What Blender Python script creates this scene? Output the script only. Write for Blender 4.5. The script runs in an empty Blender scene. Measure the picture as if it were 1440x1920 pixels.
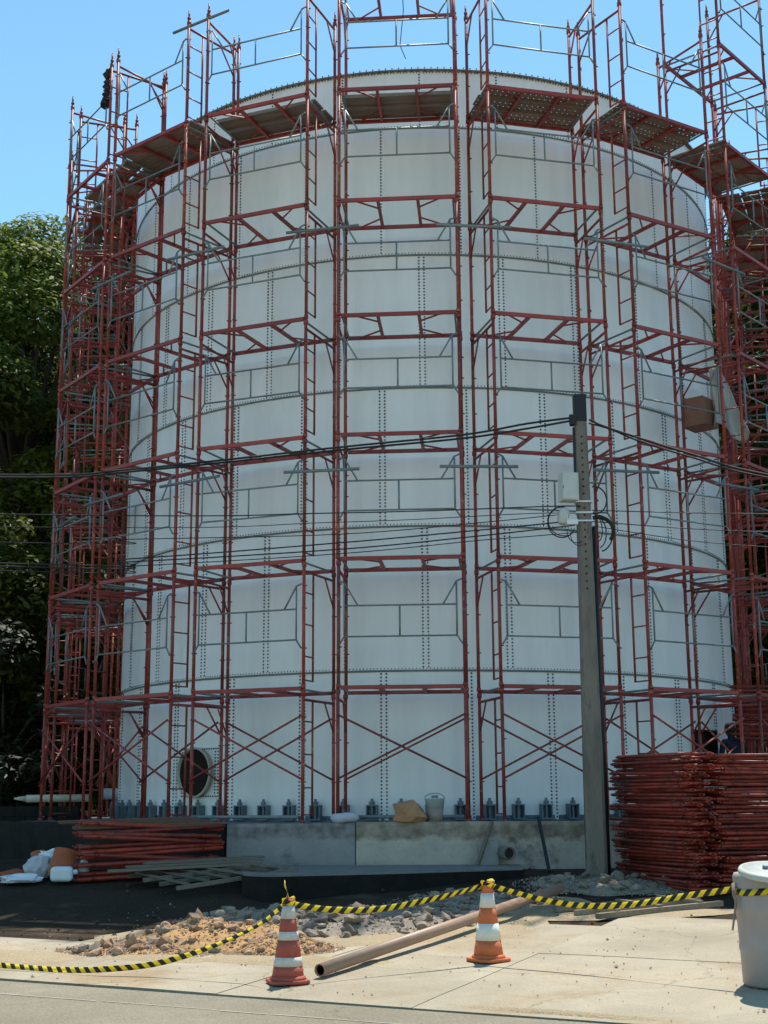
import bpy, bmesh, math, random
import numpy as np
from mathutils import Vector, Matrix, Quaternion, noise

random.seed(7)
RNG = np.random.default_rng(11)
SC = bpy.context.scene
COL = SC.collection
PI = math.pi
R = math.radians

# ------------------------------------------------------------------ camera
cam_d = bpy.data.cameras.new('camera')
cam = bpy.data.objects.new('camera', cam_d)
COL.objects.link(cam)
cam_d.sensor_fit = 'VERTICAL'
cam_d.sensor_height = 36.0
cam_d.lens = 36.0 * 2542.7 / 1920.0
cam_d.clip_start = 0.1
cam_d.clip_end = 2000
_p, _r, _y = 0.207262, -0.0056804, -0.0295778
fw = Vector((math.sin(_y) * math.cos(_p), math.cos(_y) * math.cos(_p), math.sin(_p)))
rt = Vector((math.cos(_y), -math.sin(_y), 0))
up = rt.cross(fw)
r2 = math.cos(_r) * rt + math.sin(_r) * up
u2 = -math.sin(_r) * rt + math.cos(_r) * up
M = Matrix((r2, u2, -fw)).transposed().to_4x4()
M.translation = Vector((0, 0, 1.6))
cam.matrix_world = M
SC.camera = cam

# ------------------------------------------------------------------ world, sun, exposure
SUN_EL, SUN_AZ = R(67.5), R(18)          # azimuth from +Y towards +X
world = bpy.data.worlds.new('World')
SC.world = world
world.use_nodes = True
wn = world.node_tree
wn.nodes.clear()
sky = wn.nodes.new('ShaderNodeTexSky')
sky.sky_type = 'NISHITA'
sky.sun_disc = False
sky.sun_elevation = SUN_EL
sky.sun_rotation = SUN_AZ
sky.altitude = 0
sky.air_density = 1.0
sky.dust_density = 0.0
sky.ozone_density = 3.0
bg = wn.nodes.new('ShaderNodeBackground')
bg.inputs['Strength'].default_value = 0.132
wo = wn.nodes.new('ShaderNodeOutputWorld')
tint = wn.nodes.new('ShaderNodeVectorMath')
tint.operation = 'MULTIPLY'
tint.inputs[1].default_value = (0.76, 0.95, 0.84)
wn.links.new(sky.outputs[0], tint.inputs[0])
wn.links.new(tint.outputs[0], bg.inputs[0])
wn.links.new(bg.outputs[0], wo.inputs[0])
sd = bpy.data.lights.new('sun', 'SUN')
sd.energy = 3.5
sd.angle = R(0.53)
sd.color = (1.0, 0.95, 0.86)
sun = bpy.data.objects.new('sun', sd)
COL.objects.link(sun)
sdir = Vector((math.sin(SUN_AZ) * math.cos(SUN_EL), math.cos(SUN_AZ) * math.cos(SUN_EL), math.sin(SUN_EL)))
sun.rotation_euler = sdir.to_track_quat('Z', 'Y').to_euler()
sun.location = (20, 40, 40)
SC.view_settings.view_transform = 'Standard'
SC.view_settings.look = 'None'
SC.view_settings.gamma = 1.0
SC.view_settings.exposure = 0.92
SC.view_settings.use_curve_mapping = False


# ------------------------------------------------------------------ materials
def mat(name, col, rough=0.7, metal=0.0, col2=None, scale=6.0, amount=0.5, bump=0.0, bscale=30.0,
        rand=0.0, spec=0.4, detail=5.0, stretch=None, stain=None, stain_scale=2.0, stain_lo=0.55, translucent=0.0, coord='Object'):
    m = bpy.data.materials.new(name)
    m.use_nodes = True
    nt = m.node_tree
    N, L = nt.nodes, nt.links
    b = N['Principled BSDF']
    b.inputs['Roughness'].default_value = rough
    b.inputs['Metallic'].default_value = metal
    b.inputs['Specular IOR Level'].default_value = spec if rough < 0.85 else 0.12
    tc = N.new('ShaderNodeTexCoord')
    vec = tc.outputs[coord]
    if stretch:
        mp = N.new('ShaderNodeMapping')
        mp.inputs['Scale'].default_value = stretch
        L.new(vec, mp.inputs[0])
        vec = mp.outputs[0]
    oi = N.new('ShaderNodeObjectInfo')
    # shift the noise per object so that copies do not repeat
    va = N.new('ShaderNodeVectorMath'); va.operation = 'ADD'
    vs = N.new('ShaderNodeVectorMath'); vs.operation = 'SCALE'
    vs.inputs[0].default_value = (13.1, 7.7, 5.3)
    L.new(oi.outputs['Random'], vs.inputs['Scale'])
    L.new(vec, va.inputs[0]); L.new(vs.outputs[0], va.inputs[1])
    vec = va.outputs[0]
    out = None
    if col2 is None:
        col2 = tuple(c * 0.8 for c in col)
    nz = N.new('ShaderNodeTexNoise')
    nz.inputs['Scale'].default_value = scale
    nz.inputs['Detail'].default_value = detail
    nz.inputs['Roughness'].default_value = 0.65
    L.new(vec, nz.inputs['Vector'])
    rp = N.new('ShaderNodeValToRGB')
    rp.color_ramp.elements[0].position = 0.5 - 0.5 * amount * 0.6
    rp.color_ramp.elements[1].position = 0.5 + 0.5 * amount * 0.6
    rp.color_ramp.elements[0].color = (*col2, 1)
    rp.color_ramp.elements[1].color = (*col, 1)
    L.new(nz.outputs['Fac'], rp.inputs[0])
    out = rp.outputs[0]
    if stain:
        n2 = N.new('ShaderNodeTexNoise')
        n2.inputs['Scale'].default_value = stain_scale
        n2.inputs['Detail'].default_value = 8
        n2.inputs['Roughness'].default_value = 0.7
        L.new(vec, n2.inputs['Vector'])
        r3 = N.new('ShaderNodeValToRGB')
        r3.color_ramp.elements[0].position = stain_lo
        r3.color_ramp.elements[0].color = (0, 0, 0, 1)
        r3.color_ramp.elements[1].position = stain_lo + 0.13
        r3.color_ramp.elements[1].color = (1, 1, 1, 1)
        L.new(n2.outputs['Fac'], r3.inputs[0])
        mx = N.new('ShaderNodeMix'); mx.data_type = 'RGBA'
        L.new(r3.outputs[0], mx.inputs[0])
        L.new(out, mx.inputs[6])
        mx.inputs[7].default_value = (*stain, 1)
        out = mx.outputs[2]
    if rand > 0:
        hs = N.new('ShaderNodeHueSaturation')
        mr = N.new('ShaderNodeMapRange')
        mr.inputs[3].default_value = 1 - rand
        mr.inputs[4].default_value = 1 + rand
        L.new(oi.outputs['Random'], mr.inputs[0])
        L.new(mr.outputs[0], hs.inputs['Value'])
        L.new(out, hs.inputs['Color'])
        out = hs.outputs[0]
    L.new(out, b.inputs['Base Color'])
    if bump > 0:
        n3 = N.new('ShaderNodeTexNoise')
        n3.inputs['Scale'].default_value = bscale
        n3.inputs['Detail'].default_value = 6
        L.new(vec, n3.inputs['Vector'])
        bp = N.new('ShaderNodeBump')
        bp.inputs['Strength'].default_value = bump
        bp.inputs['Distance'].default_value = 0.03
        L.new(n3.outputs['Fac'], bp.inputs['Height'])
        L.new(bp.outputs[0], b.inputs['Normal'])
    if translucent > 0:
        tr = N.new('ShaderNodeBsdfTranslucent')
        L.new(out, tr.inputs[0])
        ms = N.new('ShaderNodeMixShader')
        ms.inputs[0].default_value = translucent
        L.new(b.outputs[0], ms.inputs[1]); L.new(tr.outputs[0], ms.inputs[2])
        L.new(ms.outputs[0], N['Material Output'].inputs[0])
    return m


MAT = dict(
    red=mat('red scaffold paint', (0.33, 0.043, 0.03), 0.5, 0, (0.16, 0.032, 0.026), 5, 0.7, rand=0.3, stain=(0.34, 0.20, 0.16), stain_scale=11, stain_lo=0.56),
    redledger=mat('red ledger paint', (0.36, 0.042, 0.032), 0.5, 0, (0.20, 0.034, 0.03), 5, 0.7, rand=0.22, stain=(0.20, 0.10, 0.07), stain_scale=7, stain_lo=0.57),
    redstack=mat('red stacked paint', (0.34, 0.038, 0.017), 0.42, 0, (0.09, 0.014, 0.010), 6, 0.7, rand=0.35, stain=(0.25, 0.14, 0.1), stain_scale=10, stain_lo=0.6),
    galv=mat('galvanised tube', (0.21, 0.235, 0.23), 0.5, 0.2, (0.14, 0.16, 0.16), 9, 0.7, rand=0.15),
    shell=mat('white enamelled sheet', (0.90, 0.865, 0.86), 0.38, 0, (0.76, 0.735, 0.72), 1.3, 0.9, rand=0.05, spec=0.45, stretch=(1.6, 1.6, 0.3), stain=(0.75, 0.72, 0.69), stain_scale=1.2, stain_lo=0.57),
    bolt=mat('dark bolt cap', (0.035, 0.042, 0.055), 0.5, 0),
    seam=mat('grey sealant', (0.20, 0.22, 0.22), 0.6, 0, (0.14, 0.155, 0.16), 5, 0.6),
    anchor=mat('slate anchor steel', (0.16, 0.20, 0.23), 0.5, 0.2, (0.1, 0.13, 0.16), 8, 0.6, rand=0.15),
    flange=mat('ivory nozzle', (0.55, 0.52, 0.42), 0.6, 0, (0.36, 0.30, 0.22), 6, 0.8),
    dark=mat('dark interior', (0.03, 0.02, 0.017), 0.9),
    plank=mat('rusty brown plank', (0.30, 0.235, 0.19), 0.8, 0, (0.15, 0.11, 0.09), 4, 0.8, rand=0.25, stretch=(0.6, 5, 5)),
    wallblue=mat('grey plastered wall', (0.34, 0.32, 0.305), 0.85, 0, (0.25, 0.235, 0.225), 3, 0.9, bump=0.4, bscale=18, stain=(0.15, 0.14, 0.13), stain_scale=1.9, stain_lo=0.57),
    wallwhite=mat('whitewashed wall', (0.56, 0.48, 0.40), 0.85, 0, (0.36, 0.31, 0.26), 2.5, 0.9, bump=0.4, bscale=16, stain=(0.13, 0.11, 0.09), stain_scale=1.7, stain_lo=0.55),
    concrete=mat('grey concrete', (0.25, 0.235, 0.21), 0.9, 0, (0.16, 0.15, 0.135), 4, 0.8, bump=0.4),
    poleconc=mat('weathered pole concrete', (0.27, 0.23, 0.195), 0.9, 0, (0.12, 0.105, 0.09), 2.2, 0.8, bump=0.5, bscale=25, stain=(0.045, 0.042, 0.04), stain_scale=2.2, stain_lo=0.53, stretch=(2.5, 2.5, 0.5)),
    darkledge=mat('damp shaded concrete', (0.024, 0.021, 0.019), 0.9, 0, (0.012, 0.011, 0.010), 4, 0.8, bump=0.6, bscale=14),  # damp concrete, with the shade on it painted in as near-black
    shade=mat('painted shade concrete', (0.032, 0.029, 0.026), 0.9, 0, (0.016, 0.015, 0.013), 3, 0.8, bump=0.4),  # shade along the side walls, painted into the concrete colour
    black=mat('black rubber', (0.012, 0.012, 0.013), 0.55),
    boxgrey=mat('light grey box', (0.56, 0.56, 0.52), 0.5, 0, (0.47, 0.47, 0.44), 5, 0.6),
    white=mat('white plastic', (0.72, 0.74, 0.76), 0.45, 0, (0.6, 0.62, 0.65), 4, 0.7),
    lidmat=mat('scuffed lid', (0.50, 0.51, 0.46), 0.55, 0, (0.36, 0.37, 0.33), 5, 0.9, stain=(0.3, 0.28, 0.22), stain_scale=7, stain_lo=0.6),
    drum=mat('dirty white drum', (0.38, 0.315, 0.29), 0.5, 0, (0.29, 0.245, 0.225), 3, 0.9, stain=(0.27, 0.24, 0.22), stain_scale=3, stain_lo=0.62),
    conered=mat('faded red cone', (0.42, 0.095, 0.055), 0.65, 0, (0.28, 0.06, 0.045), 10, 0.8),
    coneor=mat('orange cone', (0.62, 0.17, 0.055), 0.6, 0, (0.48, 0.11, 0.04), 9, 0.7),
    conewhite=mat('worn white band', (0.66, 0.62, 0.56), 0.6, 0, (0.45, 0.40, 0.37), 14, 0.8, stain=(0.42, 0.16, 0.1), stain_scale=12, stain_lo=0.63),
    conewhite2=mat('white band', (0.72, 0.70, 0.64), 0.55, 0, (0.6, 0.58, 0.52), 10, 0.8),
    pipe=mat('brown plastic pipe', (0.36, 0.23, 0.155), 0.5, 0, (0.27, 0.17, 0.115), 4, 0.8),
    wood=mat('weathered timber', (0.34, 0.27, 0.19), 0.85, 0, (0.20, 0.155, 0.11), 5, 0.8, stretch=(1, 8, 8), rand=0.2),
    woodgrey=mat('grey formwork timber', (0.20, 0.165, 0.125), 0.85, 0, (0.11, 0.09, 0.07), 5, 0.8, stretch=(1, 8, 8), rand=0.25),
    rubble=mat('broken concrete', (0.37, 0.30, 0.235), 0.95, 0, (0.20, 0.16, 0.125), 6, 0.9, bump=0.5, rand=0.3),
    clay=mat('orange clay', (0.47, 0.28, 0.125), 0.95, 0, (0.30, 0.175, 0.085), 5, 0.9, bump=0.8, bscale=14),
    boulder=mat('orange boulder', (0.55, 0.28, 0.15), 0.9, 0, (0.42, 0.21, 0.11), 4, 0.8, bump=0.5),
    claystone=mat('clay lump', (0.42, 0.27, 0.17), 0.95, 0, (0.26, 0.17, 0.11), 6, 0.9, rand=0.3),
    debris=mat('grey grit', (0.32, 0.27, 0.21), 0.95, 0, (0.18, 0.15, 0.12), 7, 0.9, bump=0.9, bscale=16),
    clod=mat('mud clod', (0.09, 0.072, 0.055), 0.95, 0, (0.045, 0.035, 0.027), 6, 0.9),
    rustwood=mat('red brown plank', (0.20, 0.105, 0.07), 0.85, 0, (0.11, 0.06, 0.042), 5, 0.8, stretch=(1, 8, 8), rand=0.2),
    bark=mat('bark', (0.09, 0.07, 0.055), 0.95, 0, (0.05, 0.04, 0.03), 6, 0.8),
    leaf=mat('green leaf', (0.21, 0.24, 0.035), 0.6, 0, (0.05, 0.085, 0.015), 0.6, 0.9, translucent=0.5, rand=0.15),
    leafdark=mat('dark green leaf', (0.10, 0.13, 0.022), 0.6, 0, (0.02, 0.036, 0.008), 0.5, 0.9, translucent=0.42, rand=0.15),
    leafdeep=mat('deep shade leaf', (0.03, 0.042, 0.011), 0.6, 0, (0.012, 0.018, 0.005), 0.5, 0.9, translucent=0.2),  # gloom under the canopy painted into the leaf colour
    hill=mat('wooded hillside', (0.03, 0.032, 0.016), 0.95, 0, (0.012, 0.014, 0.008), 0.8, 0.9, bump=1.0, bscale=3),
    brick=mat('terracotta', (0.42, 0.13, 0.06), 0.85, 0, (0.3, 0.09, 0.045), 7, 0.8),
    sheet=mat('white plastic sheet', (0.62, 0.62, 0.60), 0.4, 0, (0.5, 0.5, 0.48), 3, 0.7, translucent=0.3),
    brown=mat('brown board', (0.26, 0.125, 0.085), 0.8, 0, (0.2, 0.095, 0.065), 5, 0.7),
    navy=mat('navy cloth', (0.022, 0.026, 0.045), 0.9),
    skin=mat('skin', (0.22, 0.12, 0.08), 0.6),
    hair=mat('dark hair', (0.012, 0.01, 0.009), 0.7),
    soilbank=mat('sandy bank', (0.40, 0.33, 0.2), 0.95, 0, (0.26, 0.22, 0.13), 2, 0.9, bump=0.8, bscale=6),
    teal=mat('teal plastic', (0.05, 0.25, 0.28), 0.5),
    bag=mat('pale sack', (0.50, 0.50, 0.52), 0.8, 0, (0.42, 0.42, 0.45), 6, 0.6),
    bucketlow=mat('clay tinted plastic', (0.30, 0.24, 0.2), 0.5, 0, (0.24, 0.19, 0.16), 5, 0.7),
    buckethigh=mat('pale green plastic', (0.42, 0.47, 0.46), 0.4, 0, (0.36, 0.4, 0.4), 5, 0.7),
    paint=mat('worn road paint', (0.40, 0.375, 0.31), 0.8, 0, (0.30, 0.275, 0.22), 6, 0.6),
)


def ground_mat(name, col, col2, stain, stain_lo, speck, scale=0.8, bump=0.5, rough=0.95):
    m = mat(name, col, rough, 0, col2, scale, 0.9, bump=bump, bscale=35, stain=stain, stain_scale=0.55, stain_lo=stain_lo, detail=10)
    nt = m.node_tree
    N, L = nt.nodes, nt.links
    b = N['Principled BSDF']
    src = b.inputs['Base Color'].links[0].from_socket
    tc = N.new('ShaderNodeTexCoord')
    n = N.new('ShaderNodeTexNoise'); n.inputs['Scale'].default_value = 55; n.inputs['Detail'].default_value = 4
    L.new(tc.outputs['Object'], n.inputs['Vector'])
    mr = N.new('ShaderNodeMapRange')
    mr.inputs[1].default_value = 0.3; mr.inputs[2].default_value = 0.7
    mr.inputs[3].default_value = 1 - speck; mr.inputs[4].default_value = 1 + speck
    L.new(n.outputs['Fac'], mr.inputs[0])
    mx = N.new('ShaderNodeVectorMath'); mx.operation = 'SCALE'
    L.new(src, mx.inputs[0]); L.new(mr.outputs[0], mx.inputs['Scale'])
    L.new(mx.outputs[0], b.inputs['Base Color'])
    return m


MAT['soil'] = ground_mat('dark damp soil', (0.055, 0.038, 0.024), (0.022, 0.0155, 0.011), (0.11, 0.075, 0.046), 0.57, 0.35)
MAT['ramp'] = ground_mat('pale concrete slab', (0.405, 0.355, 0.27), (0.32, 0.27, 0.19), (0.32, 0.24, 0.15), 0.53, 0.08)
MAT['road'] = ground_mat('dusty asphalt', (0.25, 0.222, 0.165), (0.205, 0.18, 0.132), (0.31, 0.275, 0.20), 0.58, 0.22)
MAT['dirt'] = ground_mat('sandy dirt', (0.38, 0.30, 0.19), (0.27, 0.21, 0.135), (0.2, 0.16, 0.11), 0.6, 0.25)


def cracked(m, scale=0.28, width=0.006, dark=0.35):
    # thin wandering cracks and faint darker drifts in a slab
    nt = m.node_tree
    N, L = nt.nodes, nt.links
    b = N['Principled BSDF']
    src = b.inputs['Base Color'].links[0].from_socket
    tc = N.new('ShaderNodeTexCoord')
    nz = N.new('ShaderNodeTexNoise'); nz.inputs['Scale'].default_value = 1.7; nz.inputs['Detail'].default_value = 6
    L.new(tc.outputs['Object'], nz.inputs['Vector'])
    mx = N.new('ShaderNodeVectorMath'); mx.operation = 'MULTIPLY_ADD'
    L.new(nz.outputs['Color'], mx.inputs[0]); mx.inputs[1].default_value = (0.7, 0.7, 0.0)
    L.new(tc.outputs['Object'], mx.inputs[2])
    vo = N.new('ShaderNodeTexVoronoi'); vo.feature = 'DISTANCE_TO_EDGE'
    vo.inputs['Scale'].default_value = scale
    L.new(mx.outputs[0], vo.inputs['Vector'])
    mr = N.new('ShaderNodeMapRange')
    mr.inputs[1].default_value = 0.0; mr.inputs[2].default_value = width * scale * 2
    mr.inputs[3].default_value = dark; mr.inputs[4].default_value = 1.0
    L.new(vo.outputs['Distance'], mr.inputs[0])
    n2 = N.new('ShaderNodeTexNoise'); n2.inputs['Scale'].default_value = 0.45; n2.inputs['Detail'].default_value = 9; n2.inputs['Roughness'].default_value = 0.7
    L.new(mx.outputs[0], n2.inputs['Vector'])
    m2 = N.new('ShaderNodeMapRange')
    m2.inputs[1].default_value = 0.35; m2.inputs[2].default_value = 0.65
    m2.inputs[3].default_value = 0.80; m2.inputs[4].default_value = 1.10
    L.new(n2.outputs['Fac'], m2.inputs[0])
    mm = N.new('ShaderNodeMath'); mm.operation = 'MULTIPLY'
    L.new(mr.outputs[0], mm.inputs[0]); L.new(m2.outputs[0], mm.inputs[1])
    sc = N.new('ShaderNodeVectorMath'); sc.operation = 'SCALE'
    L.new(src, sc.inputs[0]); L.new(mm.outputs[0], sc.inputs['Scale'])
    L.new(sc.outputs[0], b.inputs['Base Color'])


cracked(MAT['ramp'], 0.30, 0.005, 0.68)
cracked(MAT['road'], 0.22, 0.005, 0.75)


def banded(m, z0, col, amp=0.22):
    # the bare, unpainted top of a wall: the whitewash stops at an uneven line
    nt = m.node_tree
    N, L = nt.nodes, nt.links
    b = N['Principled BSDF']
    src = b.inputs['Base Color'].links[0].from_socket
    tc = N.new('ShaderNodeTexCoord')
    sp = N.new('ShaderNodeSeparateXYZ'); L.new(tc.outputs['Object'], sp.inputs[0])
    nz = N.new('ShaderNodeTexNoise'); nz.inputs['Scale'].default_value = 2.2; nz.inputs['Detail'].default_value = 9; nz.inputs['Roughness'].default_value = 0.7
    L.new(tc.outputs['Object'], nz.inputs['Vector'])
    ma = N.new('ShaderNodeMath'); ma.operation = 'MULTIPLY_ADD'
    L.new(nz.outputs['Fac'], ma.inputs[0]); ma.inputs[1].default_value = amp * 2
    L.new(sp.outputs[2], ma.inputs[2])
    mr = N.new('ShaderNodeMapRange')
    mr.inputs[1].default_value = z0 + amp - 0.03; mr.inputs[2].default_value = z0 + amp + 0.03
    L.new(ma.outputs[0], mr.inputs[0])
    n2 = N.new('ShaderNodeTexNoise'); n2.inputs['Scale'].default_value = 7; n2.inputs['Detail'].default_value = 6
    L.new(tc.outputs['Object'], n2.inputs['Vector'])
    rp = N.new('ShaderNodeValToRGB')
    rp.color_ramp.elements[0].position = 0.35; rp.color_ramp.elements[1].position = 0.65
    rp.color_ramp.elements[0].color = (*[c * 0.5 for c in col], 1); rp.color_ramp.elements[1].color = (*col, 1)
    L.new(n2.outputs['Fac'], rp.inputs[0])
    mx = N.new('ShaderNodeMix'); mx.data_type = 'RGBA'
    L.new(mr.outputs[0], mx.inputs[0]); L.new(src, mx.inputs[6]); L.new(rp.outputs[0], mx.inputs[7])
    L.new(mx.outputs[2], b.inputs['Base Color'])


banded(MAT['wallwhite'], 1.0, (0.36, 0.29, 0.22))
banded(MAT['wallblue'], 1.02, (0.30, 0.265, 0.25), 0.16)


def tape_mat():
    m = bpy.data.materials.new('barrier tape stripes')
    m.use_nodes = True
    N, L = m.node_tree.nodes, m.node_tree.links
    b = N['Principled BSDF']
    b.inputs['Roughness'].default_value = 0.4
    uv = N.new('ShaderNodeUVMap')
    sp = N.new('ShaderNodeSeparateXYZ')
    L.new(uv.outputs[0], sp.inputs[0])
    m1 = N.new('ShaderNodeMath'); m1.operation = 'MULTIPLY_ADD'
    L.new(sp.outputs[1], m1.inputs[0]); m1.inputs[1].default_value = -0.05
    L.new(sp.outputs[0], m1.inputs[2])
    m2 = N.new('ShaderNodeMath'); m2.operation = 'DIVIDE'; L.new(m1.outputs[0], m2.inputs[0]); m2.inputs[1].default_value = 0.108
    m3 = N.new('ShaderNodeMath'); m3.operation = 'FRACT'; L.new(m2.outputs[0], m3.inputs[0])
    m4 = N.new('ShaderNodeMath'); m4.operation = 'GREATER_THAN'; L.new(m3.outputs[0], m4.inputs[0]); m4.inputs[1].default_value = 0.5
    mx = N.new('ShaderNodeMix'); mx.data_type = 'RGBA'
    L.new(m4.outputs[0], mx.inputs[0])
    mx.inputs[6].default_value = (0.02, 0.018, 0.012, 1)
    mx.inputs[7].default_value = (0.82, 0.66, 0.03, 1)
    L.new(mx.outputs[2], b.inputs['Base Color'])
    tr = N.new('ShaderNodeBsdfTranslucent'); L.new(mx.outputs[2], tr.inputs[0])
    ms = N.new('ShaderNodeMixShader'); ms.inputs[0].default_value = 0.35
    L.new(b.outputs[0], ms.inputs[1]); L.new(tr.outputs[0], ms.inputs[2])
    L.new(ms.outputs[0], N['Material Output'].inputs[0])
    return m


MAT['tape'] = tape_mat()


# ------------------------------------------------------------------ mesh helpers
class MB:
    def __init__(s):
        s.v, s.f = [], []

    def add(s, vs, fs):
        o = len(s.v)
        s.v += [tuple(v) for v in vs]
        s.f += [tuple(i + o for i in f) for f in fs]
        return s

    def box(s, c, d, rz=0.0, rot=None):
        x, y, z = d[0] / 2, d[1] / 2, d[2] / 2
        vs = [Vector((a, b, e)) for a in (-x, x) for b in (-y, y) for e in (-z, z)]
        m = rot if rot is not None else Matrix.Rotation(rz, 3, 'Z')
        vs = [m @ v + Vector(c) for v in vs]
        return s.add(vs, [(0, 1, 3, 2), (4, 6, 7, 5), (0, 4, 5, 1), (2, 3, 7, 6), (0, 2, 6, 4), (1, 5, 7, 3)])

    def beam(s, p0, p1, w, h):
        """a square tube between two points, h is its height along the vertical-most axis"""
        p0, p1 = Vector(p0), Vector(p1)
        d = p1 - p0
        q = d.to_track_quat('X', 'Z')
        return s.box((p0 + p1) / 2, (d.length, w, h), rot=q.to_matrix())

    def tube(s, p0, p1, r, n=8, r1=None, cap=True):
        p0, p1 = Vector(p0), Vector(p1)
        r1 = r if r1 is None else r1
        q = (p1 - p0).to_track_quat('Z', 'Y').to_matrix()
        vs = []
        for p, rr in ((p0, r), (p1, r1)):
            for i in range(n):
                a = 2 * PI * i / n
                vs.append(p + q @ Vector((math.cos(a) * rr, math.sin(a) * rr, 0)))
        fs = [(i, (i + 1) % n, n + (i + 1) % n, n + i) for i in range(n)]
        if cap:
            fs += [tuple(range(n - 1, -1, -1)), tuple(range(n, 2 * n))]
        return s.add(vs, fs)

    def path(s, pts, r, n=6):
        pts = [Vector(p) for p in pts]
        rings = []
        for i, p in enumerate(pts):
            d = pts[min(i + 1, len(pts) - 1)] - pts[max(i - 1, 0)]
            q = d.to_track_quat('Z', 'Y').to_matrix()
            rr = r(i / (len(pts) - 1)) if callable(r) else r
            rings.append([p + q @ Vector((math.cos(2 * PI * k / n) * rr, math.sin(2 * PI * k / n) * rr, 0)) for k in range(n)])
        vs = [v for g in rings for v in g]
        fs = []
        for i in range(len(pts) - 1):
            for k in range(n):
                fs.append((i * n + k, i * n + (k + 1) % n, (i + 1) * n + (k + 1) % n, (i + 1) * n + k))
        fs += [tuple(range(n - 1, -1, -1)), tuple(range((len(pts) - 1) * n, len(pts) * n))]
        return s.add(vs, fs)

    def lathe(s, prof, n=24, c=(0, 0, 0), closed=True):
        vs, fs = [], []
        for (r, z) in prof:
            for i in range(n):
                a = 2 * PI * i / n
                vs.append((c[0] + math.cos(a) * r, c[1] + math.sin(a) * r, c[2] + z))
        for j in range(len(prof) - 1):
            for i in range(n):
                fs.append((j * n + i, j * n + (i + 1) % n, (j + 1) * n + (i + 1) % n, (j + 1) * n + i))
        if closed:
            fs.append(tuple(range(n - 1, -1, -1)))
            fs.append(tuple(range((len(prof) - 1) * n, len(prof) * n)))
        return s.add(vs, fs)

    def prism(s, poly, z0, z1):
        n = len(poly)
        vs = [(x, y, z0) for x, y in poly] + [(x, y, z1) for x, y in poly]
        fs = [tuple(range(n - 1, -1, -1)), tuple(range(n, 2 * n))]
        fs += [(i, (i + 1) % n, n + (i + 1) % n, n + i) for i in range(n)]
        return s.add(vs, fs)

    def mesh(s, name, m, smooth=False):
        me = bpy.data.meshes.new(name)
        me.from_pydata([tuple(v) for v in s.v], [], s.f)
        me.materials.append(MAT[m])
        if smooth:
            me.polygons.foreach_set('use_smooth', [len(p.vertices) == 4 for p in me.polygons])
        me.update()
        return me


def put(name, me, parent=None, loc=(0, 0, 0), rz=0.0, rot=None, scale=None):
    o = bpy.data.objects.new(name, me)
    COL.objects.link(o)
    o.parent = parent
    o.location = loc
    o.rotation_euler = rot if rot is not None else (0, 0, rz)
    if scale is not None:
        o.scale = (scale,) * 3 if isinstance(scale, (int, float)) else scale
    return o


def tag(o, label, cat, group=None):
    o['label'] = label
    o['category'] = cat
    if group:
        o['group'] = group
    return o


def thing(name, label, cat, loc=(0, 0, 0), rz=0.0, group=None):
    return tag(put(name, None, None, loc, rz), label, cat, group)


def struct(name, me, parent=None, **k):
    o = put(name, me, parent, **k)
    o['kind'] = 'structure'
    return o


def smoothstep(t):
    t = min(1, max(0, t))
    return t * t * (3 - 2 * t)


def g(x, y):
    """height of the ground"""
    d = y - (10.95 - 0.47 * x)
    return min(0.30, max(0.0, 0.042 * d)) + 0.30 * smoothstep((y - 16.5) / 4)


# ------------------------------------------------------------------ ground, ramp, road, hill
def grid_mesh(name, xs, ys, fz, m, smooth=True, mapxy=None):
    vs, fs = [], []
    for y in ys:
        for x in xs:
            X, Y = (x, y) if mapxy is None else mapxy(x, y)
            vs.append((X, Y, fz(X, Y)))
    nx = len(xs)
    for j in range(len(ys) - 1):
        for i in range(nx - 1):
            fs.append((j * nx + i, j * nx + i + 1, (j + 1) * nx + i + 1, (j + 1) * nx + i))
    mb = MB(); mb.v = vs; mb.f = fs
    return mb.mesh(name, m, smooth)


def soil_z(x, y):
    d = y - (10.95 - 0.47 * x)
    w = smoothstep((d - 4.0) / 3)
    return g(x, y) - 0.02 + w * 0.05 * noise.noise(Vector((x * 0.9, y * 0.9, 0))) + w * 0.02 * noise.noise(Vector((x * 3, y * 3, 4)))


xs = [-300, -150, -80, -40, -25] + [i * 0.4 for i in range(-45, 46)] + [25, 40, 80, 150, 300]
ys = [-200, -80, -30, -10, 0, 5] + [8 + i * 0.35 for i in range(50)] + [27, 32, 40, 60, 120, 300]
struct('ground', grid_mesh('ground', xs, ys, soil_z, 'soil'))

US = 1 / math.hypot(1, 0.47)
UD, VD = Vector((US, -0.47 * US)), Vector((0.47 * US, US))      # along the road, away from it


def uv2xy(u, v):
    p = Vector((0, 10.95)) + UD * u + VD * v
    return p.x, p.y


def lin(a, b, n):
    return [a + (b - a) * i / n for i in range(n + 1)]


struct('road', grid_mesh('road', lin(-60, 60, 60), lin(-7.5, -0.06, 8), lambda x, y: 0.004, 'road', mapxy=uv2xy))
struct('far_pavement', grid_mesh('far_pavement', lin(-60, 60, 30), lin(-45, -7.6, 10), lambda x, y: 0.10, 'ramp', mapxy=uv2xy))
wl = MB()
u = -9.0
while u < 6:
    ln = random.uniform(0.25, 1.4)
    w = random.uniform(0.008, 0.02)
    vc = -0.72 + 0.02 * random.random()
    pts = [uv2xy(u, vc - w), uv2xy(u + ln, vc - w * random.uniform(.5, 1)), uv2xy(u + ln, vc + w * random.uniform(.3, 1)), uv2xy(u, vc + w)]
    wl.add([(x, y, 0.008) for x, y in pts], [(0, 1, 2, 3)])
    u += ln + random.uniform(0.005, 0.06)
struct('road_edge_line', wl.mesh('road_edge_line', 'paint'))

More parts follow.
